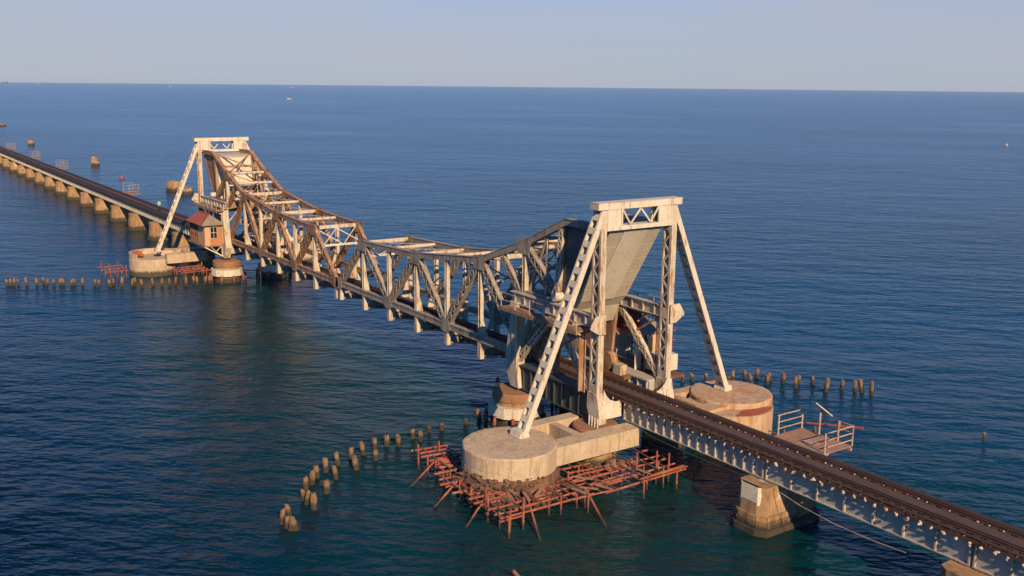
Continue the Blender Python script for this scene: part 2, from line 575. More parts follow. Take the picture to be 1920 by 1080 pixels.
def rails(parent, x0, x1, z=4.18):
    for sy in (-1, 1):
        for off, nm in ((0.84, 'rail'), (0.62, 'guard_rail')):
            q = MB()
            y = sy * off
            q.box(x0, x1, y - 0.065, y + 0.065, z, z + 0.02)
            q.box(x0, x1, y - 0.011, y + 0.011, z + 0.02, z + 0.115)
            q.box(x0, x1, y - 0.035, y + 0.035, z + 0.115, z + 0.155)
            part(nm, q, 'rail', parent)
    for sy in (-1, 1):
        part('guard_timber', MB().box(x0, x1, sy * 1.25 - 0.10, sy * 1.25 + 0.10, z + 0.001, z + 0.06), 'sleeper', parent)
        part('edge_timber', MB().box(x0, x1, sy * 1.385 - 0.02, sy * 1.385 + 0.02, z - 0.19, z - 0.05), 'rail', parent)
    part('footway_plate', MB().box(x0, x1, -0.33, 0.33, z + 0.001, z + 0.03), 'track_plate', parent)


def bascule_leaf(s):
    global S
    S = s
    near = s == 1
    cm, dm, vm = ('leaf_grey', 'leaf_grey', 'cream') if near else ('rusty', 'rusty', 'cream')
    root = thing('bascule_leaf', 'grey lattice truss leaf nearer the viewer, its pale counterweight box raised between the tower posts' if near else
                 'rust brown lattice truss leaf farther away, sloping up to the far tower', 'bridge span', (15, 0, 3.4), 'leaves of the lifting span')
    gz = 0.5
    for sy in (-1, 1):
        y = sy * TY
        # bottom chord
        q = MB()
        for oz in (-0.21, 0.21):
            q.box(0.3, 31.2, y - 0.19, y + 0.19, BZ + oz - 0.05, BZ + oz + 0.05)
        q.box(0.3, 31.2, y - 0.15, y - 0.11, BZ - 0.16, BZ + 0.16)
        q.box(0.3, 31.2, y + 0.11, y + 0.15, BZ - 0.16, BZ + 0.16)
        part('bottom_chord', q, cm, root)
        # top chord
        q = MB()
        for (x0, z0), (x1, z1) in zip(TOP, TOP[1:]):
            q.bar((x0, y, z0), (x1, y, z1), 0.40, 0.42)
            q.bar((x0, y, z0 + 0.225), (x1, y, z1 + 0.225), 0.50, 0.03)
        part('top_chord', q, cm, root)
        # diagonals
        path = [(0.45, BZ), (5.59, 9.62), (10.53, BZ), (15.47, 9.95), (20.41, BZ), (25.35, 11.05), (30.9, BZ + 0.2)]
        for i, (p, q2) in enumerate(zip(path, path[1:])):
            a, b = Vector((p[0], y, p[1])), Vector((q2[0], y, q2[1]))
            t = (b - a).normalized()
            laced('diagonal', root, a + t * 0.25, b - t * 0.25, 0.52, 0.34, dm)
        laced('diagonal', root, (31.2, y, 12.85), (35.05, y, 9.95), 0.45, 0.34, dm)
        laced('diagonal', root, (28.3, y, 11.8), (31.1, y, 9.0), 0.35, 0.3, dm)
        # verticals
        for x in BX[1:6]:
            q = MB()
            zt = top_z(x) - 0.2
            q.box(x - 0.17, x - 0.11, y - 0.15, y + 0.15, BZ + 0.26, zt)
            q.box(x + 0.11, x + 0.17, y - 0.15, y + 0.15, BZ + 0.26, zt)
            q.box(x - 0.11, x + 0.11, y - 0.03, y + 0.03, BZ + 0.26, zt)
            part('vertical', q, vm, root)
            # knee plate flaring at the foot of the vertical, inside the truss
            yy = y - sy * 0.2
            part('knee_plate', MB().prism([(yy, BZ + 1.5), (yy, BZ - 0.9), (yy - sy * 0.75, BZ - 0.9)], 'x', x - 0.03, x + 0.03), vm, root)
        q = MB()
        q.box(30.93, 31.0, y - 0.17, y + 0.17, 9.4, 12.85)
        q.box(31.22, 31.29, y - 0.17, y + 0.17, 9.4, 12.85)
        q.box(31.0, 31.22, y - 0.03, y + 0.03, 9.4, 12.85)
        part('vertical', q, vm, root)
        laced('strut', root, (35.3, y, 14.7), (34.9, y, 10.4), 0.34, 0.3, 'cream' if near else 'rusty', pitch=0.35)
        q = MB()
        q.bar((31.3, y, 9.6), (35.3, y, 9.6), 0.3, 0.35)
        part('strut', q, dm, root)
        # gusset plates
        for x, z, w, h in [(p[0], p[1], 0.75, 0.55) for p in path[0:7:2]] + [(p[0], p[1] - 0.1, 0.95, 0.62) for p in TOP[:4]]:
            q = MB()
            pl = [(x - w, z - h * 0.45), (x - w * 0.5, z - h), (x + w * 0.5, z - h), (x + w, z - h * 0.45), (x + w * 0.7, z + h), (x - w * 0.7, z + h)]
            if z > 8:
                pl = [(a, 2 * z - c) for a, c in pl]
                pl = [(a, min(c, z + h * 0.75)) for a, c in pl]
            for o in (-1, 1):
                q.prism(pl, 'y', y + o * 0.212 - 0.012, y + o * 0.212 + 0.012)
            part('gusset_plate', q, cm, root)
        # rolling segment
        arc = []
        cx, cz, rad = 35.46, 10.15, 5.5
        for k in range(13):
            an = R(234 + (266 - 234) * k / 12)
            arc.append((cx + rad * math.cos(an), cz + rad * math.sin(an)))
        pl = [(30.95, 4.8), (31.0, 5.9), (31.9, 6.95), (33.5, 8.3), (34.6, 9.4), (35.6, 9.0), (35.35, 7.2)] + arc[::-1]
        sg = part('rolling_segment', MB().prism(pl, 'y', y - 0.11, y + 0.11), 'rusty', root)
        q = MB()
        for (x0, z0), (x1, z1) in zip(arc, arc[1:]):
            q.bar((x0, y, z0), (x1, y, z1), 0.55, 0.10, (cx - x0, 0, cz - z0))
        part('tread', q, 'rust', sg)
        for k in range(5):
            an = R(237 + 6.5 * k)
            part('stiffener', MB().bar((cx + 2 * math.cos(an), y + sy * 0.16, cz + 2 * math.sin(an)), (cx + 5.4 * math.cos(an), y + sy * 0.16, cz + 5.4 * math.sin(an)), 0.10, 0.10), 'leaf_grey', sg)
        part('pivot_pin', MB().cyl((35.46, y + sy * 0.1, 10.12), (35.46, y + sy * 0.75, 10.12), 0.30, n=16), 'white', root)
    # floor
    for x in BX:
        q = MB()
        q.box(x - 0.03, x + 0.03, -2.55, 2.55, 3.47, 3.98)
        q.box(x - 0.14, x + 0.14, -2.55, 2.55, 3.42, 3.468)
        q.box(x - 0.14, x + 0.14, -2.1, 2.1, 3.982, 4.0) if False else None
        part('floor_beam', q, 'leaf_grey', root)
        for sy in (-1, 1):
            part('hanger', MB().box(x - 0.20, x + 0.20, sy * 2.375 - 0.17, sy * 2.375 + 0.17, 3.40, BZ - 0.265), vm, root)
    for sy in (-1, 1):
        q = MB()
        q.box(0.3, 31.2, sy * 0.85 - 0.02, sy * 0.85 + 0.02, 3.5, 3.97)
        q.box(0.3, 31.2, sy * 0.85 - 0.13, sy * 0.85 + 0.13, 3.972, 3.998)
        part('stringer', q, 'dark_steel', root)
    for i, (x0, x1) in enumerate(zip(BX, BX[1:])):
        q = MB()
        q.bar((x0, -2.3, 3.6), (x1, 2.3, 3.6), 0.10, 0.10)
        part('lateral_brace', q, 'leaf_grey', root)
    sleeper_row(root, 0.4, 31.0, 0.68, random.Random(11 + s), bolts=near)
    rails(root, 0.35, 31.15)
    # top laterals
    for i, x in enumerate([5.59, 10.53, 15.47, 20.41, 25.35, 28.3, 31.1]):
        z = top_z(x)
        q = MB()
        if i % 2 == 0 and i < 5:
            q.bar((x, -2.2, z + 0.02), (x, 2.2, z + 0.02), 0.16, 0.34)
        else:
            q.cyl((x, -2.2, z), (x, 2.2, z), 0.17, n=10)
        part('top_strut', q, 'cream', root)
    xs = [5.59, 10.53, 15.47, 20.41, 25.35, 31.1]
    for x0, x1 in zip(xs, xs[1:]):
        for sy in (-1, 1):
            part('top_brace', MB().bar((x0, -2.2 * sy, top_z(x0) + 0.05 * sy), (x1, 2.2 * sy, top_z(x1) + 0.05 * sy), 0.09, 0.09), cm, root)
    # end portal between the inclined end members
    def pe(t, y):
        return (0.45 + 5.14 * t, y, BZ + 4.62 * t)
    part('portal_strut', MB().bar(pe(0.66, -2.2), pe(0.66, 2.2), 0.14, 0.2), 'white', root)
    for sy in (-1, 1):
        part('portal_brace', MB().bar(pe(0.67, -2.1 * sy), pe(0.97, 0.0), 0.08, 0.08), 'white', root)
        part('portal_brace', MB().bar(pe(0.97, -2.1 * sy), pe(0.67, -0.1 * sy), 0.08, 0.08), 'white', root)
    # sway frames
    for x, zlo in ((25.35, 8.2), (31.1, 9.6)):
        zt = top_z(x) - 0.3
        for sy in (-1, 1):
            part('sway_brace', MB().bar((x + 0.03 * sy, -2.2 * sy, zlo), (x + 0.03 * sy, 2.2 * sy, zt), 0.10, 0.10), cm, root)
        part('sway_strut', MB().bar((x, -2.2, zlo - 0.1), (x, 2.2, zlo - 0.1), 0.22, 0.26), 'cream', root)
    # sloping braces up to the counterweight
    for sy in (-1, 1):
        part('sway_brace', MB().bar((31.4, -2.1 * sy, 13.1 + 0.06 * sy), (35.7, 2.1 * sy, 15.0 + 0.06 * sy), 0.12, 0.12), cm, root)
    part('pinion_shaft', MB().cyl((35.46, -2.2, 10.12), (35.46, -2.9, 10.12), 0.12, n=10), 'rusty', root)
    for sy in (-1, 1):
        part('operating_strut', MB().bar((31.5, sy * 1.3, 10.3), (34.7, sy * 1.3, 10.0), 0.22, 0.3), 'rusty', root)
        part('inner_strut', MB().bar((28.3, sy * 2.15, 7.6), (28.3, -sy * 2.15, 11.4), 0.1, 0.1), cm, root)
        part('inner_strut', MB().bar((31.3, sy * 2.1, 9.7), (33.4, sy * 2.1, 14.0), 0.2, 0.16), cm, root)
        part('inner_strut', MB().bar((33.2, sy * 2.1, 9.8), (33.3, sy * 2.1, 13.8), 0.14, 0.14), 'cream', root)
    for sy in (-1, 1) if not near else ():
        part('edge_strut', MB().bar((39.7, sy * 2.32, 14.75), (36.75, sy * 2.32, 9.95), 0.14, 0.16), 'rust' if not near else 'rusty', root)
        part('edge_strut', MB().bar((36.6, sy * 2.3, 14.8), (35.3, sy * 2.3, 10.2), 0.12, 0.12), 'rust' if not near else 'rusty', root)
    for x_, z_ in ((28.3, 7.5), (33.3, 13.7), (33.2, 11.6)):
        part('inner_beam', MB().bar((x_, -2.1, z_), (x_, 2.1, z_), 0.2, 0.24), cm, root)
    # counterweight
    prof = [(35.25, 14.75), (35.75, 14.95), (39.85, 14.95), (36.65, 9.85), (35.95, 9.15), (35.4, 7.9), (34.75, 9.0), (34.95, 10.7)]
    cw = part('counterweight', MB().prism(prof, 'y', -2.16, 2.16), 'plate', root, 'pale sheet clad counterweight box')
    A, B = Vector((39.85, 0, 14.95)), Vector((36.65, 0, 9.85))
    e = (B - A)
    n = Vector((e.z * -1, 0, e.x)).normalized()
    if n.x < 0:
        n = -n
    for col, (y0, y1) in enumerate(((-2.14, -1.02), (1.02, 2.14))):
        for k in range(5):
            a, b = A + e * (k / 5 + 0.006), A + e * ((k + 1) / 5 - 0.006)
            yy = Vector((0, (y0 + y1) / 2, 0))
            part('cover_plate', MB().bar(a + yy + n * 0.012, b + yy + n * 0.012, y1 - y0, 0.05, n), 'plate', cw)
    for k in range(2):
        a, b = A + e * (k / 2 + 0.002), A + e * ((k + 1) / 2 - 0.002)
        part('cover_plate', MB().bar(a + n * 0.03, b + n * 0.03, 2.0, 0.10, n), 'plate_light', cw)
    for k in range(5):
        z0 = 14.7 - k * 1.2
        xl = 35.3 - 0.1 * k
        for sy in (-1, 1):
            part('side_rib', MB().box(xl + 0.02, 35.5 + 4.1 * (1 - k / 4.6), sy * 2.20 - 0.02, sy * 2.20 + 0.02, z0 - 0.06, z0), 'slate' if near else 'brown_sheet', cw)
    for sy in (-1, 1):
        part('side_sheet', MB().prism([(x, z) for x, z in prof[:5]] + [(35.2, 9.6)] + [(34.97, 10.7)], 'y', sy * 2.172 - 0.011, sy * 2.172 + 0.011), 'slate' if near else 'brown_sheet', cw)
    # front face of the counterweight, towards the span: pale sheets
    for k in range(2):
        part('cover_plate', MB().bar((35.22 - 0.14 * k, 0, 14.6 - 2.0 * k), (35.08 - 0.14 * k, 0, 12.7 - 2.0 * k), 4.2, 0.06, (-1, 0, 0)), 'white', cw)
    S = 1
    return root


for s in (1, -1):
    bascule_leaf(s)


# ------------------------------------------------------------------ towers
def bascule_tower(s):
    global S
    S = s
    near = s == 1
    root = thing('bascule_tower', 'cream steel tower nearer the viewer, with portal top and splayed raking legs' if near else
                 'cream steel portal tower at the far end of the lifting span, one raking leg showing', 'bridge tower', (39.76, 0, 2.6), 'towers of the lifting span')
    for sy in (-1, 1):
        y = sy * 2.95
        # lattice back post
        q = MB()
        for xx, t in ((39.52, 0.13), (40.18, 0.18)):
            q.box(xx - t / 2, xx + t / 2, y - 0.22, y + 0.22, 3.6, 16.4)
        q.box(40.272, 40.30, y - 0.07, y + 0.07, 4.9, 15.2)
        po = part('post', q, 'cream', root)
        z, k = 5.2, 0
        while z < 15.0:
            for fy in (-0.19, 0.19):
                a, b = (39.55, y + fy, z), (40.14, y + fy, z + 0.62)
                if k % 2:
                    a, b = (40.14, y + fy, z), (39.55, y + fy, z + 0.62)
                part('lacing_bar', MB().bar(a, b, 0.11, 0.04, (0, 1, 0)), 'cream', po)
            z += 0.62
            k += 1
        for zz in (5.0, 9.3, 15.2):
            for fy in (-0.20, 0.20):
                part('batten_plate', MB().box(39.50, 40.22, y + fy - 0.025, y + fy + 0.025, zz - 0.45, zz + 0.25), 'cream', po)
        # tapered foot
        ft = part('foot', MB().prism([(39.42, 4.7), (39.36, 3.75), (39.72, 2.72), (40.62, 2.72), (40.62, 3.4), (40.32, 4.7)], 'y', y - 0.30, y + 0.30), 'cream', po)
        for i in range(4):
            part('anchor_bolt', MB().cyl((39.9 + 0.28 * i, y - 0.5, 2.62), (39.9 + 0.28 * i, y - 0.5, 3.25), 0.055, n=6), 'white', ft)
        # end plates towards the track and curved knee
        part('knee_plate', MB().prism([(sy * a, b) for a, b in ((2.76, 4.95), (2.76, 2.95), (1.25, 2.95), (1.25, 3.98), (1.75, 4.03), (2.2, 4.2), (2.55, 4.55))], 'x', 40.40, 40.46), 'white', root)
        # outward bracket under the walkway
        part('bracket_plate', MB().prism([(sy * a, b) for a, b in ((4.0, 9.05), (3.95, 9.25), (3.55, 9.85), (2.75, 9.85), (2.75, 8.6), (3.25, 8.6))], 'x', 40.40, 40.46), 'cream', root)
        # raking leg
        a, b = Vector((39.86, sy * 2.95, 16.35)), Vector((39.86, sy * 8.85, 2.75))
        t = (b - a).normalized()
        side = t.cross(Vector((1, 0, 0))).normalized()
        q = MB()
        q.bar(a + Vector((0.33, 0, 0)), b + Vector((0.33, 0, 0)), 0.38, 0.15, (1, 0, 0))
        q.bar(a - Vector((0.33, 0, 0)), b - Vector((0.33, 0, 0)), 0.34, 0.12, (1, 0, 0))
        leg = part('raking_leg', q, 'white', root)
        nb = 17
        for f in (-1, 1):
            for k in range(nb):
                p0, p1 = a.lerp(b, (k + 0.30) / nb), a.lerp(b, (k + 0.78) / nb)
                o = side * (f * 0.165)
                part('batten_plate', MB().bar(p0 + o, p1 + o, 0.54, 0.03, side), 'white', leg)
        part('shoe', MB().prism([(sy * c, z) for c, z in ((8.4, 2.9), (9.2, 2.9), (9.05, 3.3), (8.55, 3.3))], 'x', 39.25, 40.3), 'white', leg)
        # front post
        part('front_post', MB().prism([(30.66, 9.0), (30.66, 8.0), (30.05, 4.5), (30.05, 4.2), (30.75, 2.85), (31.75, 2.85), (31.45, 4.4), (31.45, 9.0)], 'y', y - 0.36, y + 0.36), 'cream', root)
        part('web_stiffener', MB().box(30.9, 31.1, y + sy * 0.362, y + sy * 0.42, 4.6, 8.7), 'cream', root)
        # side girder
        q = MB()
        q.box(30.35, 39.30, y - 0.05, y + 0.05, 8.95, 9.62)
        q.box(30.35, 39.30, y - 0.22, y + 0.22, 9.62, 9.68)
        q.box(30.35, 39.30, y - 0.22, y + 0.22, 8.89, 8.95)
        g = part('side_girder', q, 'grey', root)
        for k in range(8):
            x = 30.9 + 1.13 * k
            part('stiffener', MB().box(x - 0.04, x + 0.04, y - 0.18, y + 0.18, 8.952, 9.618), 'grey', g)
        # inverted V braces
        for foot in ((31.2, 4.75), (39.4, 4.7)):
            a, b = Vector((foot[0], y, foot[1])), Vector((35.25, y, 8.8))
            laced('brace', root, a, b, 0.32, 0.30, 'cream', pitch=0.5)
        # walkway
        wk = part('walkway', MB().box(30.5, 39.25, sy * 3.2, sy * 4.1, 8.62, 8.70) if sy > 0 else MB().box(30.5, 39.25, -4.1, -3.2, 8.62, 8.70), 'plank', root)
        part('fascia', MB().box(30.45, 39.25, sy * 4.13 - 0.04, sy * 4.13 + 0.04, 8.48, 8.76), 'rusty', wk)
        for k in range(6):
            x = 30.6 + 1.7 * k
            part('railing_post', MB().cyl((x, sy * 4.05, 8.7), (x, sy * 4.05, 9.75), 0.035, n=6), 'pipe', wk)
        for zz in (9.2, 9.72):
            part('hand_rail', MB().cyl((30.6, sy * 4.05, zz), (39.1, sy * 4.05, zz), 0.022, n=6), 'pipe', wk)
        for k in range(5):
            x = 31.0 + 2.0 * k
            part('bracket', MB().bar((x, sy * 3.0, 8.0), (x, sy * 4.0, 8.6), 0.10, 0.10), 'cream', wk)
        # track girder under the rolling segment
        q = MB()
        q.box(31.2, 39.25, sy * 2.5 - 0.42, sy * 2.5 + 0.42, 2.8, 4.5) if False else None
        q.box(31.5, 39.28, sy * 2.55 - 0.36, sy * 2.55 + 0.36, 2.82, 4.42)
        q.box(31.5, 39.28, sy * 2.55 - 0.55, sy * 2.55 + 0.55, 4.42, 4.52)
        q.box(31.5, 39.28, sy * 2.55 - 0.5, sy * 2.55 + 0.5, 2.74, 2.82)
        tg = part('track_girder', q, 'dark_steel' if sy * s < 0 else 'web', root, 'dark track girder on the near side' if sy * s < 0 else 'pale track girder with ribs')
        for k in range(9):
            x = 31.9 + 0.9 * k
            for f in (-1, 1):
                part('stiffener', MB().box(x - 0.04, x + 0.04, sy * 2.55 + f * 0.425 - 0.065, sy * 2.55 + f * 0.425 + 0.065, 2.822, 4.418), 'dark_steel' if sy * s < 0 else 'web', tg)
        # floor stringers through the tower
        q = MB()
        q.box(31.3, 40.4, sy * 0.9 - 0.03, sy * 0.9 + 0.03, 2.95, 3.97)
        q.box(31.3, 40.4, sy * 0.9 - 0.15, sy * 0.9 + 0.15, 3.972, 3.998)
        part('floor_stringer', q, 'dark_steel', root)
    for x in (31.8, 34.2, 36.6, 39.0):
        part('floor_beam', MB().box(x - 0.05, x + 0.05, -2.1, 2.1, 2.96, 3.6), 'dark_steel', root)
    # cross girders and sway bracing over the track, and a gangway between the side girders
    for x in (30.75, 33.4):
        q = MB()
        q.box(x - 0.04, x + 0.04, -2.72, 2.72, 9.02, 9.58)
        q.box(x - 0.16, x + 0.16, -2.72, 2.72, 8.955, 9.018)
        part('cross_girder', q, 'grey' if near else 'rusty', root)
    for sy in (-1, 1):
        part('sway_brace', MB().bar((30.75, sy * 2.6, 8.9), (30.75, sy * 1.2, 9.0), 0.12, 0.12), 'cream', root)
        part('sway_brace', MB().bar((30.9, sy * 2.6, 7.2), (30.9, sy * 1.1, 8.9), 0.12, 0.12), 'cream', root)
        part('lower_brace', MB().bar((31.6, sy * 2.95, 8.85), (35.1, sy * 2.95, 6.7), 0.12, 0.12), 'rusty' if near else 'rust', root)
        part('lower_brace', MB().bar((39.3, sy * 2.95, 8.85), (36.2, sy * 2.95, 6.9), 0.12, 0.12), 'rusty' if near else 'rust', root)
        part('ladder', MB().bar((38.9, sy * 3.45, 4.6), (38.9, sy * 3.45, 8.6), 0.36, 0.05, (1, 0, 0)), 'rusty', root)
        for k in range(4):
            part('cable_pipe', MB().cyl((39.05 - 0.12 * k, sy * 3.22, 4.5), (39.05 - 0.12 * k, sy * 3.22, 8.6), 0.03, n=6), 'rust' if k % 2 else 'pipe', root)
    # portal
    q = MB()
    q.box(39.52, 40.34, -3.5, 3.5, 16.45, 16.86)
    q.box(39.49, 40.37, -3.52, 3.52, 16.86, 16.885)
    pt = part('portal_beam', q, 'white', root)
    part('lower_chord', MB().box(39.55, 40.30, -2.74, 2.74, 15.12, 15.40), 'white', pt)
    for x in (39.58, 40.27):
        for y0, y1 in ((-2.74, -1.62), (1.62, 2.74)):
            part('web_plate', MB().box(x - 0.02, x + 0.02, y0, y1, 15.40, 16.45), 'white', pt)
        for y0, y1 in ((-1.6, -1.5), (1.5, 1.6)):
            part('web_stiffener', MB().box(x - 0.05, x + 0.05, y0, y1, 15.42, 16.45), 'white', pt)
        for ya, yb in ((-1.5, -0.85), (0.0, -0.85), (0.0, 0.85), (1.5, 0.85)) if x > 40 else ():
            part('web_brace', MB().bar((x, ya, 16.40), (x, yb, 15.45), 0.11, 0.05, (1, 0, 0)), 'white', pt)
    S = 1
    return root


for s in (1, -1):
    bascule_tower(s)


# ------------------------------------------------------------------ round piers and caissons
def ring(cx, cy, rad, z, n=40):
    return [(cx + rad * math.cos(2 * math.pi * i / n), cy + rad * math.sin(2 * math.pi * i / n), z) for i in range(n)]


def round_pier(x, y, rad, label, band):
    p = thing('round_pier', label, 'bridge pier', (x, y, 0), 'round piers under the towers')
    part('shaft', MB().loft([ring(x, y, rad * 0.93, -3), ring(x, y, rad * 0.93, 2.0)]), 'stone', p)
    part('cap', MB().loft([ring(x, y, rad, 2.0), ring(x, y, rad, 2.52), ring(x, y, rad - 0.06, 2.6)]), 'cap', p)
    if band:
        part('fender_band', MB().loft([ring(x, y, rad + 0.28, 0.85, 12), ring(x, y, rad + 0.28, 1.65, 12)]), 'white', p)
        for k in range(9):
            an = 2 * math.pi * k / 9
            cx, cy = x + (rad + 0.42) * math.cos(an), y + (rad + 0.42) * math.sin(an)
            part('fender_pile', MB().cyl((cx, cy, -1), (cx, cy, 1.0), 0.12, n=7), 'pole', p)


PIERS = [
    (39.95, -2.95, 1.5, 'round pier with rusty top under the near tower post, beside the large near drum', False),
    (39.95, 2.95, 1.5, 'round pier with orange rusty top behind the track at the near tower', False),
    (30.95, -2.95, 1.7, 'round banded pier under the front leg of the near tower', True),
    (30.95, 2.95, 1.7, 'round banded pier behind the front leg of the near tower, mostly hidden', True),
    (-30.95, -2.95, 1.7, 'round pier with pale band below the orange cabin', True),
    (-30.95, 2.95, 1.7, 'round pier behind the far tower front leg, half hidden in shadow', True),
    (-39.95, -2.95, 1.5, 'round pier under the back post of the far tower behind the tie beams', False),
]
for a in PIERS:
    round_pier(*a)


def caisson(s, sy, label, ctr, top=2.86, mat='concrete'):
    global S
    S = 1
    cx, cy = ctr
    c = thing('concrete_caisson', label, 'caisson', (cx, cy, 0), 'drum caissons under the raking legs')
    rj = random.Random(int(abs(cx * 7 + cy * 13)))

    def rough(rad, z, jr=0.012, jz=0.0):
        return [(p[0] + rj.uniform(-jr, jr), p[1] + rj.uniform(-jr, jr), p[2] + rj.uniform(-jz, jz)) for p in ring(cx, cy, rad, z, 64)]
    zj = top - 0.95
    dr = part('drum', MB().loft([rough(2.9, -3), rough(2.88, zj - 0.04), rough(2.835, zj - 0.025), rough(2.835, zj + 0.025), rough(2.87, zj + 0.04),
                                 rough(2.87, top - 0.10, 0.02, 0.03), rough(2.80, top - 0.01, 0.025, 0.012), rough(2.6, top, 0.0, 0.0)]), mat, c)
    q = MB()
    x0, x1 = (41.1 * s, 42.35 * s)
    q.box(min(x0, x1), max(x0, x1), min(sy * 1.35, sy * 8.2), max(sy * 1.35, sy * 8.2), 1.55, 2.72)
    part('tie_beam', q, mat, c, 'long tie beam nearest the approach span')
    q = MB()
    x0, x1 = (37.6 * s, 38.5 * s)
    q.box(min(x0, x1), max(x0, x1), min(sy * 3.2, sy * 8.3), max(sy * 3.2, sy * 8.3), 1.6, 2.74)
    part('tie_beam', q, mat, c)
    x0, x1 = (38.52 * s, 41.08 * s)
    part('tie_beam', MB().box(min(x0, x1), max(x0, x1), sy * 5.3 - 0.28, sy * 5.3 + 0.28, 1.65, 2.70), mat, c)
    return c, dr


caisson(1, -1, 'pale round concrete drum with tie beams, nearest the viewer, ringed by red staging', (40.3, -9.9))
c2, d2 = caisson(1, 1, 'round concrete drum with a red stain, behind the track at the near tower', (40.45, 8.9), 2.86, 'concrete_rust')
# raised slab and red-painted patch on the drum behind the track
sx_, sy_ = 41.5, 7.75
part('step', MB().loft([ring(sx_, sy_, 2.9, -2, 48), ring(sx_, sy_, 2.9, 2.5, 48)]), 'concrete_rust', c2)
part('red_patch', MB().prism([(sx_ + 2.8 * math.cos(R(a)), sy_ + 2.8 * math.sin(R(a))) for a in range(-40, 42, 9)] + [(sx_ + 1.75, sy_ + 1.0), (sx_ + 1.5, sy_ - 0.4)], 'z', 2.502, 2.508), 'debris', c2)
c3, d3 = caisson(-1, -1, 'concrete drum with tie beams below the far tower, left of the orange cabin', (-41.0, -9.1), 2.1)
cx, cy = -41.0, -9.1
q = MB()
arc = [(cx + 2.84 * math.cos(R(a)), cy + 2.84 * math.sin(R(a))) for a in range(60, 301, 10)]
inn = [(cx + 2.5 * math.cos(R(a)), cy + 2.5 * math.sin(R(a))) for a in range(60, 301, 10)]
for i in range(len(arc) - 1):
    q.prism([arc[i], arc[i + 1], inn[i + 1], inn[i]], 'z', 2.03, 2.75)
part('rim', q, 'concrete', c3)
caisson(-1, 1, 'concrete drum behind the far tower, hidden by the truss', (-40.3, 9.8))
q = MB()
rr = random.Random(5)
for k in range(9):
    q.rock((cx - 0.2 + rr.uniform(-0.7, 0.7), cy - 1.9 + rr.uniform(-0.5, 0.5), 2.35 + rr.uniform(0, 0.5)), 0.45, 0.35, 0.25, rr)
solo('scrap_heap', q, 'debris', 'heap of rust red scrap on the far drum', 'scrap', (cx, cy - 2, 2.1))

# ------------------------------------------------------------------ approach spans
def plate_girder_span(x0, x1, nst, label, detail):
    sp = thing('plate_girder_span', label, 'bridge span', ((x0 + x1) / 2, 0, 2.7), 'approach spans')
    a, b = min(x0, x1) + 0.06, max(x0, x1) - 0.06
    for sy in (-1, 1):
        y = sy * 1.0
        q = MB()
        q.box(a, b, y - 0.015, y + 0.015, 2.77, 3.90)
        q.box(a, b, y - 0.17, y + 0.17, 3.90, 3.95)
        q.box(a, b, y - 0.17, y + 0.17, 2.72, 2.77)
        if not detail:
            for k in range(nst + 1):
                x = a + 0.06 + (b - a - 0.12) * k / nst
                for f in (-1, 1):
                    q.box(x - 0.05, x + 0.05, y + f * 0.085 - 0.07, y + f * 0.085 + 0.07, 2.771, 3.899)
        g = part('girder', q, 'web', sp)
        if detail:
            for k in range(nst + 1):
                x = a + 0.06 + (b - a - 0.12) * k / nst
                for f in (-1, 1):
                    part('stiffener', MB().box(x - 0.045, x + 0.045, y + f * 0.085 - 0.07, y + f * 0.085 + 0.07, 2.771, 3.899), 'grey' if f == sy else 'web', g)
    for k in range(5 if detail else 3):
        x = a + 0.4 + (b - a - 0.8) * k / (4 if detail else 2)
        q = MB()
        q.bar((x, -0.95, 2.85), (x, 0.95, 3.8), 0.07, 0.07)
        q.bar((x, -0.95, 3.8), (x, 0.95, 2.85), 0.07, 0.07, (1, 0, 0))
        part('cross_frame', q, 'dark_steel', sp)
    return sp


NEAR_J = [40.5, 52.4, 64.6, 76.8, 89.0]
NEAR_L = ['silver plate girder span with closely set ribs, next to the near tower',
          'silver plate girder span with wide panels, between the two stone piers at lower right',
          'plate girder span cut off by the lower right corner',
          'plate girder span beyond the lower right corner']
for i in range(4):
    plate_girder_span(NEAR_J[i], NEAR_J[i + 1], 16 if i == 0 else 7, NEAR_L[i], True)
FAR_J = [-40.5, -56.2] + [-68.4 - 12.2 * k for k in range(0, 22)]
for i in range(len(FAR_J) - 1):
    lb = 'ribbed plate girder span next to the far tower, behind its raking leg' if i == 0 else \
        ORD[i] + ' ribbed plate girder span counted leftwards from the far tower'
    plate_girder_span(FAR_J[i], FAR_J[i + 1], 13, lb, False)

tn = thing('railway_track', 'dark railway track running to the lower right corner', 'railway track', (60, 0, 4.0), 'tracks on the approaches')
sleeper_row(tn, 31.4, 89.0, 0.62, random.Random(21))
rails(tn, 31.35, 89.0)
rr = random.Random(23)
for i in range(int((89 - 42) / 0.62)):
    x = 42 + i * 0.62
    for y in (0.98, 0.47):
        if rr.random() < 0.85:
            part('rail_clip', MB().rock((x + rr.uniform(-0.15, 0.15), y + rr.uniform(-0.05, 0.05), 4.215), rr.uniform(0.04, 0.085), 0.06, 0.04, rr), 'bolt', tn)
tf = thing('railway_track', 'rusty railway track running off to the left beyond the far tower', 'railway track', (-200, 0, 4.0), 'tracks on the approaches')
q = MB()
x = -31.4
while x > FAR_J[-1]:
    q.box(x - 0.125, x + 0.125, -1.36, 1.36, 4.0, 4.18)
    x -= 0.62
part('sleepers', q, 'sleeper', tf, 'closely laid dark sleepers', kind='stuff')
rails(tf, FAR_J[-1], -31.35)


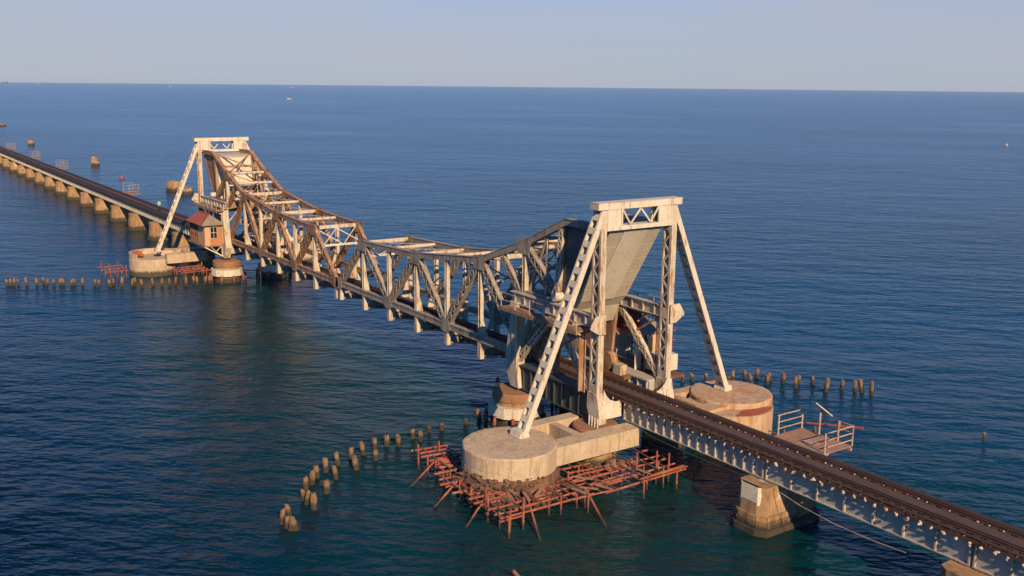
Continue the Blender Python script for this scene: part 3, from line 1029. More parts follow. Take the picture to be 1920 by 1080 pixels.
def stone_pier(x, label, detail):
    p = thing('stone_pier', label, 'bridge pier', (x, 0, 0), 'stone piers of the approaches')

    def plan(hw, hl, nose, z):
        return [(x - hw, -hl, z), (x - hw * 0.55, -hl - nose, z), (x + hw * 0.55, -hl - nose, z), (x + hw, -hl, z),
                (x + hw, hl, z), (x + hw * 0.55, hl + nose, z), (x - hw * 0.55, hl + nose, z), (x - hw, hl, z)]
    part('shaft', MB().loft([plan(1.15, 2.05, 0.32, 0.35), plan(0.92, 1.9, 0.28, 2.35)]), 'stone', p)
    part('footing', MB().loft([plan(1.4, 2.25, 0.36, -2.5), plan(1.32, 2.2, 0.34, 0.35)]), 'stone', p)
    part('cap_stone', MB().loft([plan(0.97, 1.94, 0.29, 2.352), plan(0.97, 1.94, 0.29, 2.66)]), 'stone', p)
    for sx in (-0.35, 0.35):
        for sy in (-1, 1):
            part('bearing', MB().box(x + sx - 0.2, x + sx + 0.2, sy - 0.2, sy + 0.2, 2.66, 2.718), 'rust', p)
    if detail:
        rr = random.Random(int(x))
        for c, (z0, z1) in enumerate(((0.4, 0.72), (0.75, 1.07))):
            ring0 = plan(1.15 - 0.115 * (z0 - 0.35), 2.05 - 0.075 * (z0 - 0.35), 0.32, (z0 + z1) / 2)
            for i in range(8):
                a, b = Vector(ring0[i]), Vector(ring0[(i + 1) % 8])
                L = (b - a).length
                nb = max(1, round(L / 0.55))
                for k in range(nb):
                    if L < 0.5 and k:
                        continue
                    j = 0.5 if (c % 2 and nb > 1) else 0
                    t0, t1 = (k + 0.04) / nb, (k + 0.96) / nb
                    part('block', MB().bar(a.lerp(b, t0), a.lerp(b, t1), 0.10 + rr.uniform(0, 0.05), z1 - z0), 'stone', p)


stone_pier(52.4, 'stone pier with a plastered nose, in open water at lower right', True)
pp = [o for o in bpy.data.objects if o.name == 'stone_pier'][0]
part('sunlit_plaster_patch', MB().prism([(51.79, -2.236), (52.97, -2.236), (53.1, -2.15), (53.1, -2.05), (51.7, -2.05), (51.7, -2.15)], 'z', 1.12, 2.66), 'plaster', pp, 'pale plaster on the nose, coloured bright as if sunlit')  # plaster widened over the whole nose, sunlight painted into its bright colour
stone_pier(64.6, 'stone pier cut off by the bottom edge at right', True)
stone_pier(76.8, 'stone pier beyond the lower right corner', False)
for i, x in enumerate(FAR_J[1:-1]):
    stone_pier(x, ('shaded stone pier just behind the far caisson' if i == 0 else ORD[i - 1] + ' sunlit stone pier counted leftwards from the far tower raking leg'), False)

# ------------------------------------------------------------------ control cabins
def control_cabin(s):
    global S
    S = s
    near = s == 1
    # written for the far tower, mirrored through the middle for the near one
    S = -s * -1
    S = s

    def X(x):
        return x
    root = thing('control_cabin', 'cream and teal cabin half hidden behind the near tower braces' if near else
                 'orange cabin with red roof hung on the side of the far tower', 'cabin', (33.8, 4.3, 4.4), 'control cabins on the towers')
    wm = 'peach' if not near else 'white'
    y0, y1, x0, x1 = 3.35, 5.45, 31.1, 36.8
    part('floor', MB().box(x0, x1, y0, y1 + 0.1, 4.40, 4.52), 'plank', root)
    # closed room
    rx = 33.6
    part('wall', MB().box(x0 + 0.02, x0 + 0.12, y0, y1, 4.52, 7.05), 'orange' if not near else 'white', root)
    part('wall', MB().box(x0 + 0.121, rx, y0, y0 + 0.1, 4.52, 7.05), wm, root)
    part('wall', MB().box(rx - 0.1, rx, y0 + 0.101, y1 - 0.101, 4.52, 7.05), wm, root)
    part('wall', MB().box(x0 + 0.121, rx, y1 - 0.1, y1, 4.52, 7.05), wm, root)
    part('corner_board', MB().box(x0 - 0.01, x0 + 0.019, y1 - 0.62, y1 + 0.02, 4.52, 7.05), wm, root)
    wi = part('window', MB().box(x0 - 0.03, x0 + 0.018, 3.95, 4.78, 5.35, 6.75), 'white', root)
    for a, b in ((3.99, 4.34), (4.39, 4.74)):
        for c, e in ((5.39, 6.03), (6.08, 6.71)):
            part('pane', MB().box(x0 - 0.036, x0 - 0.031, a, b, c, e), 'glass', wi)
    # veranda
    for k in range(9):
        x = rx + 0.15 + (x1 - rx - 0.2) * k / 8
        part('veranda_post', MB().box(x - 0.05, x + 0.05, y1 - 0.06, y1 + 0.04, 4.52, 7.0), 'slat' if k % 2 else 'pile', root)
    part('hand_rail', MB().box(rx, x1, y1 - 0.03, y1 + 0.03, 5.45, 5.53), 'slat', root)
    for k in range(5):
        yy = y0 + 0.1 + (y1 - y0 - 0.1) * k / 4
        part('veranda_post', MB().box(x1 - 0.09, x1 - 0.01, yy - 0.04, yy + 0.04, 4.52, 7.0), 'slat', root)
    # hip roof with eaves
    e0, e1, f0, f1, zr = x0 - 0.45, x1 + 0.35, y0 - 0.3, y1 + 0.45, 7.02
    ym = (f0 + f1) / 2
    ra, rb = (e0 + 1.4, ym, 8.15), (e1 - 1.4, ym, 8.15)
    cs = [(e0, f0, zr), (e1, f0, zr), (e1, f1, zr), (e0, f1, zr)]

    def slope(pts, mat, nm='roof_slope'):
        q = MB()
        n = len(pts)
        vs = [p for p in pts] + [(p[0], p[1], p[2] - 0.05) for p in pts]
        fs = [tuple(range(n)), tuple(range(2 * n - 1, n - 1, -1))] + [(i, (i + 1) % n, n + (i + 1) % n, n + i) for i in range(n)]
        q.add(vs, fs)
        return part(nm, q, mat, root)
    slope([cs[2], cs[3], ra, rb], 'redroof')
    slope([cs[0], cs[1], rb, ra], 'redroof')
    slope([cs[3], cs[0], ra], 'greyroof')
    slope([cs[1], cs[2], rb], 'greyroof')
    part('ridge', MB().bar(Vector(ra) + Vector((0, 0, 0.03)), Vector(rb) + Vector((0, 0, 0.03)), 0.2, 0.08), 'redroof', root)
    # bracket frames below
    for x in (31.25, 36.6):
        br = part('bracket', MB().bar((x, 5.45, 4.33), (x, 3.32, 3.05), 0.12, 0.14), 'white', root)
        part('strut', MB().bar((x, 3.4, 4.36), (x, 5.5, 4.36), 0.10, 0.06), 'white', br)
        part('strut', MB().bar((x, 4.7, 4.3), (x, 3.9, 3.45), 0.07, 0.07), 'white', br)
        part('strut', MB().bar((x, 3.5, 4.3), (x, 4.2, 3.6), 0.07, 0.07), 'white', br)
        part('strut', MB().bar((x, 3.4, 4.3), (x, 3.4, 3.1), 0.08, 0.08), 'white', br)
    part('edge_beam', MB().bar((x0, y1 + 0.06, 4.34), (x1 + 1.2, y1 + 0.06, 4.34), 0.08, 0.16), 'rusty', root)
    if near:
        part('door', MB().box(x1 + 0.0, x1 + 0.06, 3.6, 4.6, 4.52, 6.6), 'teal', root, 'dark teal door')
        part('panel', MB().box(x1 + 0.0, x1 + 0.05, 3.0, 3.58, 4.52, 6.7), 'white', root)
        part('panel', MB().box(x1 + 0.0, x1 + 0.05, 4.62, 5.4, 4.52, 6.9), 'peach', root)
    S = 1
    return root


# the far cabin stands on the viewer's side (-Y) of the far tower, the near one on the far side of the near tower
for s in (-1, 1):
    control_cabin(s)

q = MB()
q.box(37.3, 38.7, 3.6, 5.3, 4.62, 5.75)
solo('water_tank', q, 'white', 'white box tank beside the near tower back post', 'tank', (38, 4.4, 4.62))
lad = thing('caged_ladder', 'red caged ladder beside the near tower cabin', 'ladder', (37.6, 5.0, 4.5))
for sy in (-0.22, 0.22):
    part('stile', MB().cyl((37.7, 5.5 + sy, 4.5), (37.5, 5.5 + sy, 8.0), 0.04, n=6), 'red', lad)
for k in range(10):
    part('rung', MB().cyl((37.69 - 0.018 * k, 5.28, 4.8 + 0.33 * k), (37.69 - 0.018 * k, 5.72, 4.8 + 0.33 * k), 0.025, n=6), 'pipe', lad)
for zz in (6.6, 7.3, 7.9):
    q = MB()
    pts = [(37.55 + 0.55 * math.sin(R(a)), 5.5 + 0.32 * math.cos(R(a)), zz) for a in range(0, 181, 30)]
    for a, b in zip(pts, pts[1:]):
        q.bar(a, b, 0.04, 0.05)
    part('cage_hoop', q, 'red', lad)
part('hood', MB().loft([ring(37.75, 5.5, 0.5, 7.95, 14), ring(37.75, 5.5, 0.36, 8.25, 14)]), 'red', lad)
pf = thing('service_platform', 'steel service platform beside the track inside the near tower', 'platform', (35.5, 3.9, 4.3))
part('deck', MB().box(32.0, 39.2, 3.32, 5.55, 4.24, 4.36), 'rust', pf)
for k in range(7):
    x = 32.4 + 1.0 * k
    part('railing_post', MB().cyl((x, 3.4, 4.36), (x, 3.4, 5.45), 0.03, n=6), 'pipe', pf)
for zz in (4.95, 5.42):
    part('hand_rail', MB().cyl((32.4, 3.4, zz), (38.4, 3.4, zz), 0.022, n=6), 'pipe', pf)
# hoist drum and gears between the trusses
mach = thing('hoist_machinery', 'pale gear housings on the deck inside the near tower', 'machinery', (36.5, 1.6, 4.2))
part('gear_case', MB().cyl((35.6, 1.45, 5.1), (35.6, 2.0, 5.1), 0.65, n=18), 'rusty', mach)
part('motor', MB().box(36.4, 37.2, 1.4, 2.0, 4.3, 5.1), 'cream', mach)
part('bed', MB().box(35.0, 37.6, 1.38, 2.05, 4.2, 4.42), 'rust', mach)

# ------------------------------------------------------------------ trackside platform
tp = thing('trackside_platform', 'planked refuge platform with white railings beside the near track', 'platform', (52, 3, 3.9), 'refuge platforms beside the track')
for k in range(13):
    x0 = 50.3 + 3.6 * k / 13
    part('plank', MB().box(x0 + 0.012, x0 + 3.6 / 13 - 0.012, 1.42, 4.45 + rnd.uniform(-0.08, 0.04), 3.94 + rnd.uniform(0, 0.012), 3.99 + rnd.uniform(0, 0.012)), 'plank', tp)
for y in (1.7, 4.2):
    part('bearer', MB().box(50.2, 54.0, y - 0.06, y + 0.06, 3.76, 3.935), 'pipe', tp)
for x in (50.32, 53.88):
    for y in (2.3, 4.4) if x < 52 else (2.0, 4.4):
        part('railing_post', MB().cyl((x, y, 3.97), (x, y, 5.2), 0.05, n=8), 'pipe', tp)
    for zz in (4.35, 4.75, 5.17):
        part('hand_rail', MB().cyl((x, 2.2, zz), (x, 4.42, zz), 0.035, n=7), 'pipe', tp)
for zz in (4.75, 5.17):
    part('hand_rail', MB().cyl((52.9, 4.42, zz), (53.88, 4.42, zz), 0.03, n=7), 'pipe', tp)
part('railing_post', MB().cyl((52.9, 4.4, 3.97), (52.9, 4.4, 5.2), 0.05, n=8), 'pipe', tp)
for x in (50.8, 53.4):
    part('bracket', MB().bar((x, 1.1, 2.9), (x, 3.2, 3.8), 0.10, 0.10), 'pipe', tp)
    part('bracket', MB().bar((x, 1.25, 3.1), (x, 1.9, 3.8), 0.12, 0.10), 'pipe', tp)
part('plank', MB().box(51.9, 52.7, 2.5, 3.1, 4.02, 4.07), 'pipe', tp, 'pale loose board lying on the deck')
sp = thing('solar_panel', 'small solar panel on a post at the trackside platform', 'solar panel', (51.7, 4.25, 4.0))
part('post', MB().cyl((51.7, 4.25, 4.0), (51.7, 4.25, 5.5), 0.06, n=8), 'pipe', sp)
PL, PN, PC = Vector((0.546, 0.571, -0.607)), Vector((0.22, 0.60, 0.76)), Vector((51.75, 4.3, 5.62))
part('frame', MB().bar(PC - PL * 0.62, PC + PL * 0.62, 0.85, 0.05, PN), 'white', sp)
part('cell_sheet', MB().bar(PC - PL * 0.59 + PN * 0.028, PC + PL * 0.59 + PN * 0.028, 0.80, 0.01, PN), 'solar', sp)
solo('red_pipe', MB().cyl((50.4, 4.65, 4.3), (53.7, 5.6, 4.75), 0.06, n=8), 'red', 'red pole laid aslant along the back of the trackside platform', 'pole', (50.6, 4.65, 4.1))
solo('ochre_post', MB().cyl((52.75, 4.62, 3.7), (52.75, 4.62, 5.1), 0.09, n=8), 'ochre', 'ochre post tied beside the trackside platform railing', 'post', (52.75, 4.62, 3.7))
for i, x in enumerate((-100.2, -162.4, -197.0, -236.5)):
    p = thing('trackside_platform', ['railed refuge platform nearest the far tower', 'second railed refuge platform beyond the far tower',
              'third railed refuge platform beyond the far tower', 'railed refuge platform at the left edge'][i], 'platform', (x, 3, 3.9), 'refuge platforms beside the track')
    part('deck', MB().box(x - 2.2, x + 2.2, 1.45, 4.0, 3.85, 3.97), 'plank', p)
    for xx in (-2.1, 0, 2.1):
        part('railing_post', MB().cyl((x + xx, 3.9, 3.97), (x + xx, 3.9, 5.6), 0.05, n=6), 'leaf_grey', p)
    for xx in (-2.1, 2.1):
        part('railing_post', MB().cyl((x + xx, 2.2, 3.97), (x + xx, 2.2, 5.6), 0.05, n=6), 'leaf_grey', p)
        for zz in (4.4, 5.0, 5.55):
            part('hand_rail', MB().cyl((x + xx, 2.2, zz), (x + xx, 3.9, zz), 0.045, n=6), 'leaf_grey', p)
    for zz in (4.4, 5.0, 5.55):
        part('hand_rail', MB().cyl((x - 2.1, 3.9, zz), (x + 2.1, 3.9, zz), 0.045, n=6), 'leaf_grey', p)
    part('bracket', MB().bar((x, 1.1, 2.9), (x, 3.6, 3.85), 0.12, 0.12), 'leaf_grey', p)

# ------------------------------------------------------------------ timber piles
P1 = [(36.99, -22.62, 0.77), (37.67, -23.33, 0.83), (38.27, -23.28, 0.65), (38.68, -23.21, 0.68), (38.82, -23.0, 0.65), (35.4, -21.09, 0.63), (35.95, -21.14, 0.83), (33.91, -20.33, 0.7), (36.82, -21.06, 0.9), (33.41, -19.72, 0.87), (32.6, -19.02, 0.8), (32.06, -18.2, 0.9), (35.11, -19.51, 0.76), (33.41, -18.13, 0.84), (31.44, -17.08, 0.83), (31.02, -15.97, 0.8), (32.73, -16.43, 0.84), (30.65, -14.93, 0.9), (30.16, -13.83, 0.78), (31.97, -14.71, 0.63), (30.06, -12.92, 0.74), (30.5, -12.25, 0.83), (29.75, -10.7, 0.61), (30.44, -10.52, 0.74), (29.21, -9.11, 0.39), (29.34, -8.21, 0.46), (29.01, -4.81, 0.77), (29.2, -4.38, 0.84), (29.18, -6.04, 0.31)]
P2 = [(30.12, 14.35, 0.55), (30.37, 15.25, 0.61), (31.01, 16.25, 0.7), (32.17, 17.54, 0.49), (32.06, 18.19, 0.83), (32.19, 19.49, 0.73), (33.67, 18.65, 0.79), (32.81, 20.28, 0.83), (34.33, 19.77, 0.77), (33.74, 20.81, 0.6), (34.91, 21.11, 0.9), (36.3, 20.99, 1.01), (35.67, 22.03, 0.75), (36.4, 22.99, 0.67), (38.36, 22.15, 1.2), (38.62, 23.83, 0.87), (39.64, 24.15, 1.01), (40.0, 24.55, 1.04), (40.87, 24.57, 1.16)]
P3 = [(-41.66, -25.82, 0.76), (-41.46, -25.49, 0.82), (-41.25, -25.16, 0.86), (-41.32, -24.7, 0.76), (-40.46, -23.89, 0.96), (-39.85, -22.9, 0.86), (-40.51, -22.05, 0.77), (-39.26, -21.94, 0.76), (-38.82, -21.24, 0.77), (-38.43, -20.61, 0.87), (-38.31, -20.23, 0.85), (-37.42, -19.54, 0.82), (-37.82, -19.06, 0.81), (-37.08, -18.42, 0.87), (-36.12, -17.25, 0.8), (-35.37, -16.98, 0.8), (-34.68, -15.87, 0.9), (-35.17, -15.34, 0.87), (-34.26, -14.64, 1.05), (-33.32, -13.69, 1.01), (-33.87, -13.24, 0.97), (-32.49, -12.72, 0.94), (-32.32, -11.51, 1.05), (-31.68, -10.66, 1.01), (-31.3, -9.86, 0.95), (-31.66, -9.11, 0.97), (-30.51, -8.21, 1.11), (-31.54, -6.98, 0.92), (-30.6, -6.83, 0.96), (-30.32, -5.99, 1.02), (-30.52, -5.33, 0.92), (-30.99, -5.75, 0.82)]


def pile(x, y, h, label, group, rr, r0=None):
    r0 = r0 or rr.uniform(0.15, 0.19)
    n = 10
    lx, ly = rr.gauss(0, 0.11), rr.gauss(0, 0.11)
    rings_ = []
    for k, z in enumerate((-1.2, 0.05, h * 0.35, h * 0.7, h)):
        rg = []
        for i in range(n):
            a = 2 * math.pi * i / n
            q = r0 * rr.uniform(0.86, 1.08) * (1.0 if k < 4 else 0.86)
            rg.append((x + lx * z + q * math.cos(a), y + ly * z + q * math.sin(a), z + (rr.uniform(-0.09, 0.06) if k == 4 else 0)))
        rings_.append(rg)
    return solo('timber_pile', MB().loft(rings_), 'pile', label, 'timber pile', (x, y, 0), group)


rr = random.Random(31)
CX_R = r.normalized()
for P, tpl, grp in ((P1, 'weathered timber pile stump, {} from the left in the curved row before the near drum', 'piles left of the near drum'),
                    (P2, 'weathered timber pile stump, {} from the left in the row behind the near tower', 'piles right of the near tower'),
                    (P3, 'weathered timber pile stump, {} from the left in the row before the far drum', 'piles before the far drum')):
    order = sorted(range(len(P)), key=lambda i: Vector((P[i][0] - CAM.x, P[i][1] - CAM.y, 0)).dot(CX_R) / Vector((P[i][0] - CAM.x, P[i][1] - CAM.y, 0)).dot(d))
    for k, i in enumerate(order):
        pile(*P[i], tpl.format(ORD[k]), grp, rr)
pile(51.67, 22.31, 0.55, 'lone small timber stump in open water at the right edge', 'lone stumps', rr, 0.12)
q = MB().cyl((50.4, -15.6, -0.5), (50.0, -16.3, 0.55), 0.10, 0.09, 8)
solo('floating_pole', q, 'pole_grey', 'tip of a pale pole rising from the water at the bottom edge', 'pole', (50.2, -15.9, 0))
for i, (x, y, h, lx) in enumerate(((46.6, 10.9, 1.7, -0.12), (45.6, 9.6, 1.4, 0.0))):
    solo('thin_post', MB().cyl((x, y, -0.5), (x + lx * 2, y + lx, h), 0.07, n=7), 'pole_grey', ['thin dark leaning post in the water left of the refuge platform', 'short thin post in the water right of the stained drum'][i], 'post', (x, y, 0))

# ------------------------------------------------------------------ pole staging round the near drum
TR = [(33.8, -12.99, 34.11, -10.65), (35.23, -13.04, 35.51, -11.28), (36.53, -12.64, 36.74, -11.3), (37.97, -13.35, 38.31, -11.45), (39.67, -14.28, 39.84, -12.35), (40.96, -14.19, 41.16, -12.39), (41.74, -13.6, 41.94, -12.45), (42.97, -14.1, 43.12, -12.46), (44.15, -13.89, 44.28, -12.09), (45.42, -13.93, 45.5, -12.06), (41.52, -7.37, 41.7, -4.9), (42.41, -6.93, 42.9, -3.06), (43.46, -7.15, 43.81, -1.24), (43.35, -10.29, 43.52, -7.82), (44.35, -11.01, 44.45, -9.92), (45.48, -11.76, 45.54, -7.78), (45.73, -6.64, 45.55, 1.01), (42.0, -0.69, 42.34, 0.74), (43.77, -0.59, 43.83, 0.94), (42.7, -12.2, 43.0, -6.6), (44.0, -12.0, 44.05, -7.4), (44.85, -12.5, 44.9, -7.6), (44.7, -6.2, 44.6, 0.4), (43.0, -5.6, 43.2, 0.2), (34.6, -12.7, 34.8, -11.0), (37.3, -13.0, 37.5, -11.4), (38.9, -13.9, 39.1, -12.2)]
LE = [(33.73, -12.33, 38.04, -12.56), (34.25, -11.69, 37.84, -12.04), (34.5, -10.99, 37.73, -11.08), (36.55, -12.61, 40.5, -12.76), (38.83, -12.71, 41.13, -12.31), (42.37, -12.4, 43.98, -12.33), (43.4, -11.55, 44.44, -11.62), (40.97, -6.17, 43.32, -6.2), (40.99, -5.43, 44.2, -5.36), (41.61, -4.76, 45.48, -4.81), (41.94, -3.4, 44.7, -3.55), (41.31, -2.64, 45.57, -3.0), (41.21, -1.01, 45.62, -1.62), (41.69, -0.26, 43.72, -0.38), (41.23, 0.56, 45.19, 0.18), (42.62, 0.56, 45.29, 1.03), (43.83, -6.19, 45.67, -6.38),
      (40.5, -13.4, 45.6, -13.4), (42.2, -10.8, 45.6, -10.9), (42.9, -10.0, 45.6, -9.9), (42.9, -8.9, 45.7, -8.8), (42.6, -8.1, 45.6, -8.0), (41.3, -13.0, 44.3, -12.9), (42.0, -11.7, 44.4, -11.6), (41.2, -7.0, 45.6, -7.1), (42.2, -4.1, 45.7, -4.2), (42.6, -2.0, 45.7, -2.2), (38.0, -13.7, 45.6, -13.8), (37.0, -13.1, 41.0, -13.3)]
LG = [(34.83, -13.12, 1.66), (34.3, -11.3, 1.35), (35.96, -13.09, 1.24), (36.62, -12.9, 1.17), (35.88, -11.51, 1.13), (38.15, -12.98, 1.03), (36.97, -11.53, 1.09), (37.63, -11.07, 0.98), (40.22, -13.37, 1.23), (41.65, -13.48, 1.34), (40.67, -12.18, 0.95), (43.7, -13.66, 1.52), (42.71, -12.22, 0.95), (46.04, -13.83, 1.28), (45.09, -12.42, 1.0), (45.6, -12.57, 1.9), (43.22, -6.02, 0.95), (43.99, -6.22, 0.97), (43.85, -4.02, 1.02), (44.35, -3.27, 2.1), (44.8, -2.06, 2.11), (44.95, -1.17, 1.85), (46.09, -4.23, 1.2), (46.12, -1.59, 1.1), (44.99, -8.39, 0.95), (45.19, -9.68, 1.12), (45.85, -8.23, 1.13), (44.82, -10.25, 1.06), (43.37, -9.93, 0.97), (43.37, -7.78, 1.57), (42.38, -4.17, 0.95), (42.41, -6.23, 1.31), (40.82, 0.28, 0.95), (44.18, 2.19, 0.8)]
RK = [(36.43, -12.88, 36.94, -14.82), (39.91, -13.37, 40.32, -15.14), (42.4, -12.81, 43.55, -14.98), (45.54, -7.99, 47.66, -8.45), (44.6, -11.5, 47.1, -12.55)]
st = thing('pole_staging', 'red brown pole staging standing in the water round the near drum', 'staging', (42, -9, 0))
rr = random.Random(41)
for a in TR:
    z = 0.90 + rr.uniform(-0.05, 0.05)
    dx, dy = a[2] - a[0], a[3] - a[1]
    k = rr.uniform(0.02, 0.10)
    part('transom', MB().cyl((a[0] - dx * k, a[1] - dy * k, z), (a[2] + dx * k, a[3] + dy * k, z + rr.uniform(-0.05, 0.05)), 0.07, 0.055, 8), 'pole', st)
for a in LE:
    z = 0.99 + rr.uniform(-0.05, 0.04)
    part('ledger', MB().cyl((a[0], a[1], z), (a[2], a[3], z + rr.uniform(-0.04, 0.04)), 0.042, 0.034, 7), 'pole_grey', st)
for x, y, h in LG:
    part('upright', MB().cyl((x + rr.uniform(-0.04, 0.04), y, -1.5), (x, y, h), 0.062, 0.055, 8), 'pole', st)
for a in RK:
    A, B = Vector((a[0], a[1], 1.0)), Vector((a[2], a[3], -0.02))
    t = B - A
    part('raking_strut', MB().cyl(A - t * 0.06, B + t * 0.5, 0.06, 0.07, 8), 'pole', st)
# more poles tied across, a little askew
for k in range(26):
    zone = k % 3
    if zone == 0:
        x0, y0, x1, y1 = rr.uniform(37.5, 45.6), -14.0 + rr.uniform(-0.2, 0.3), 0, -12.5 + rr.uniform(-0.4, 0.8)
    elif zone == 1:
        x0, y0, x1, y1 = rr.uniform(42.7, 45.7), rr.uniform(-12.0, -3.0), 0, 0
        y1 = min(1.0, y0 + rr.uniform(2.0, 4.5))
    else:
        x0, y0, x1, y1 = rr.uniform(34.0, 37.6), -12.9, 0, -11.0 + rr.uniform(-0.3, 0.4)
    x1 = x0 + rr.uniform(-0.15, 0.2)
    z = 0.86 + rr.uniform(-0.12, 0.2)
    part('transom', MB().cyl((x0, y0, z), (x1, y1, z + rr.uniform(-0.08, 0.08)), 0.055, 0.045, 7), 'pole', st)
for k in range(16):
    x0, y0 = rr.uniform(42.3, 43.2), rr.uniform(-12.3, 0.6)
    part('ledger', MB().cyl((x0, y0, 1.02 + rr.uniform(-0.08, 0.1)), (x0 + rr.uniform(2.2, 3.2), y0 + rr.uniform(-0.2, 0.2), 1.02 + rr.uniform(-0.08, 0.1)), 0.04, 0.032, 7), 'pole_grey', st)
for k in range(14):
    x0, y0 = rr.choice(((rr.uniform(42.8, 45.8), rr.uniform(-12, 0.5)), (rr.uniform(38.0, 45.5), rr.uniform(-13.9, -12.9))))
    part('upright', MB().cyl((x0, y0, -1.5), (x0 + rr.uniform(-0.08, 0.08), y0 + rr.uniform(-0.08, 0.08), rr.uniform(1.0, 1.5)), 0.05, 0.045, 7), 'pole', st)
# rubble on the staging at the foot of the drum
q = MB()
for k in range(85):
    a = R(rr.choice((rr.uniform(255, 370), rr.uniform(280, 360))))
    rad = rr.uniform(2.88, 3.35)
    z = 1.8 - (rad - 2.8) * 1.25 + rr.uniform(-0.12, 0.05)
    s_ = rr.choice((rr.uniform(0.05, 0.12), rr.uniform(0.10, 0.24)))
    q.rock((40.3 + rad * math.cos(a), -9.9 + rad * math.sin(a), z), s_ * rr.uniform(1.0, 1.7), s_ * rr.uniform(0.7, 1.2), s_ * rr.uniform(0.35, 0.7), rr)
for k in range(28):
    s_ = rr.uniform(0.12, 0.28)
    q.rock((rr.uniform(42.2, 43.1), rr.uniform(-5.2, -2.4), 0.85 + rr.uniform(-0.2, 0.25)), s_ * 1.2, s_, s_ * 0.7, rr)
for k in range(9):
    x_, y_ = rr.uniform(42.6, 45.2), rr.uniform(-11.5, -2.5)
    a_ = rr.uniform(0, 3.1)
    part('loose_plank', MB().bar((x_, y_, 1.09), (x_ + 1.1 * math.cos(a_), y_ + 1.1 * math.sin(a_), 1.10 + rr.uniform(0, 0.06)), 0.2, 0.04), 'plank', st)
solo('rubble', q, 'rock', 'brown rubble heaped round the foot of the near drum', 'rubble', (40.2, -9.75, 0), kind='stuff')
q = MB()
q.loft([ring(40.45, -10.0, 3.5, -2.0, 24), ring(40.45, -10.0, 3.2, 0.2, 24), ring(40.35, -9.92, 2.95, 1.5, 24)])
solo('rubble_apron', q, 'rock', 'sloping rubble apron under the staging of the near drum', 'rubble', (40.2, -9.75, -1), kind='stuff')


def small_staging(name_label, x0, x1, y0, y1, nx, ny, seed):
    rr = random.Random(seed)
    g = thing('pole_staging', name_label, 'staging', ((x0 + x1) / 2, (y0 + y1) / 2, 0), 'pole stagings')
    for i in range(nx):
        for j in range(ny):
            x, y = x0 + (x1 - x0) * i / max(1, nx - 1) + rr.uniform(-0.2, 0.2), y0 + (y1 - y0) * j / max(1, ny - 1) + rr.uniform(-0.2, 0.2)
            part('upright', MB().cyl((x, y, -1), (x + rr.uniform(-0.1, 0.1), y, rr.uniform(1.1, 1.9)), 0.06, n=7), 'pole', g)
    for i in range(nx):
        x = x0 + (x1 - x0) * i / max(1, nx - 1)
        part('transom', MB().cyl((x, y0 - 0.4, 1.05), (x + rr.uniform(-0.2, 0.2), y1 + 0.4, 1.1), 0.06, n=7), 'pole', g)
    for j in range(ny):
        y = y0 + (y1 - y0) * j / max(1, ny - 1)
        part('ledger', MB().cyl((x0 - 0.4, y, 1.16), (x1 + 0.4, y + rr.uniform(-0.2, 0.2), 1.16), 0.04, n=7), 'pole_grey', g)


small_staging('red pole staging left of the far drum', -42.5, -38.5, -15.0, -13.2, 3, 3, 51)
small_staging('red pole staging under the tie beams right of the far drum', -37.0, -33.4, -7.5, -4.6, 4, 3, 52)
small_staging('few red poles at the foot of the stained drum behind the track', 43.3, 45.6, 5.6, 8.6, 2, 3, 53)

# ------------------------------------------------------------------ old pier stumps, boats, person and oddments
def stump(x, y, parts, label, grp='remains of an old line of piers'):
    q = MB()
    rr = random.Random(int(abs(x)))
    for (dx, dy, w, l, h) in parts:
        n = 12
        rg = []
        for z, k in ((-1.5, 1.1), (h * 0.5, 1.0), (h, 0.9)):
            rg.append([(x + dx + w * k * math.cos(2 * math.pi * i / n) * rr.uniform(0.9, 1.1), y + dy + l * k * math.sin(2 * math.pi * i / n) * rr.uniform(0.9, 1.1), z + (rr.uniform(-0.25, 0.25) if z == h else 0)) for i in range(n)])
        q.loft(rg)
    return solo('pier_stump', q, 'stone', label, 'pier stump', (x, y, 0), grp)


stump(-133.6, 21.2, [(-3.2, 0, 2.6, 1.8, 1.9), (3.0, 0.3, 3.0, 1.8, 1.1)], 'broken stone pier stump left of the far tower, beyond the track')
stump(-214.8, 21.2, [(0, 0, 0.9, 0.9, 2.3), (0.9, 0.3, 0.8, 0.8, 0.9)], 'narrow upright stone stump beyond the track, second from the far tower')
stump(-318.8, 21.3, [(0, 0, 1.1, 1.1, 1.7), (-1.0, 0.2, 1.3, 1.1, 0.7)], 'small rocky stump far out beyond the track')
stump(-490.6, 35.5, [(0, 0, 2.0, 1.8, 1.0)], 'low rocky stump at the left edge of the view')
buoy = thing('buoy', 'small orange buoy floating left of the far tower', 'buoy', (-172, 18.3, 0))
part('hull', MB().loft([ring(-172, 18.3, 0.7, -0.4, 14), ring(-172, 18.3, 0.75, 0.2, 14)]), 'red', buoy)
part('top_mark', MB().loft([ring(-172, 18.3, 0.35, 0.2, 12), ring(-172, 18.3, 0.12, 0.5, 12)]), 'red', buoy)
b2 = thing('buoy', 'small white buoy far out near the right edge', 'buoy', (-146.3, 374.2, 0))
part('hull', MB().loft([ring(-146.3, 374.2, 0.55, -0.4, 14), ring(-146.3, 374.2, 0.6, 0.35, 14)]), 'white', b2)
part('top_mark', MB().loft([ring(-146.3, 374.2, 0.35, 0.35, 12), ring(-146.3, 374.2, 0.12, 0.9, 12)]), 'white', b2)


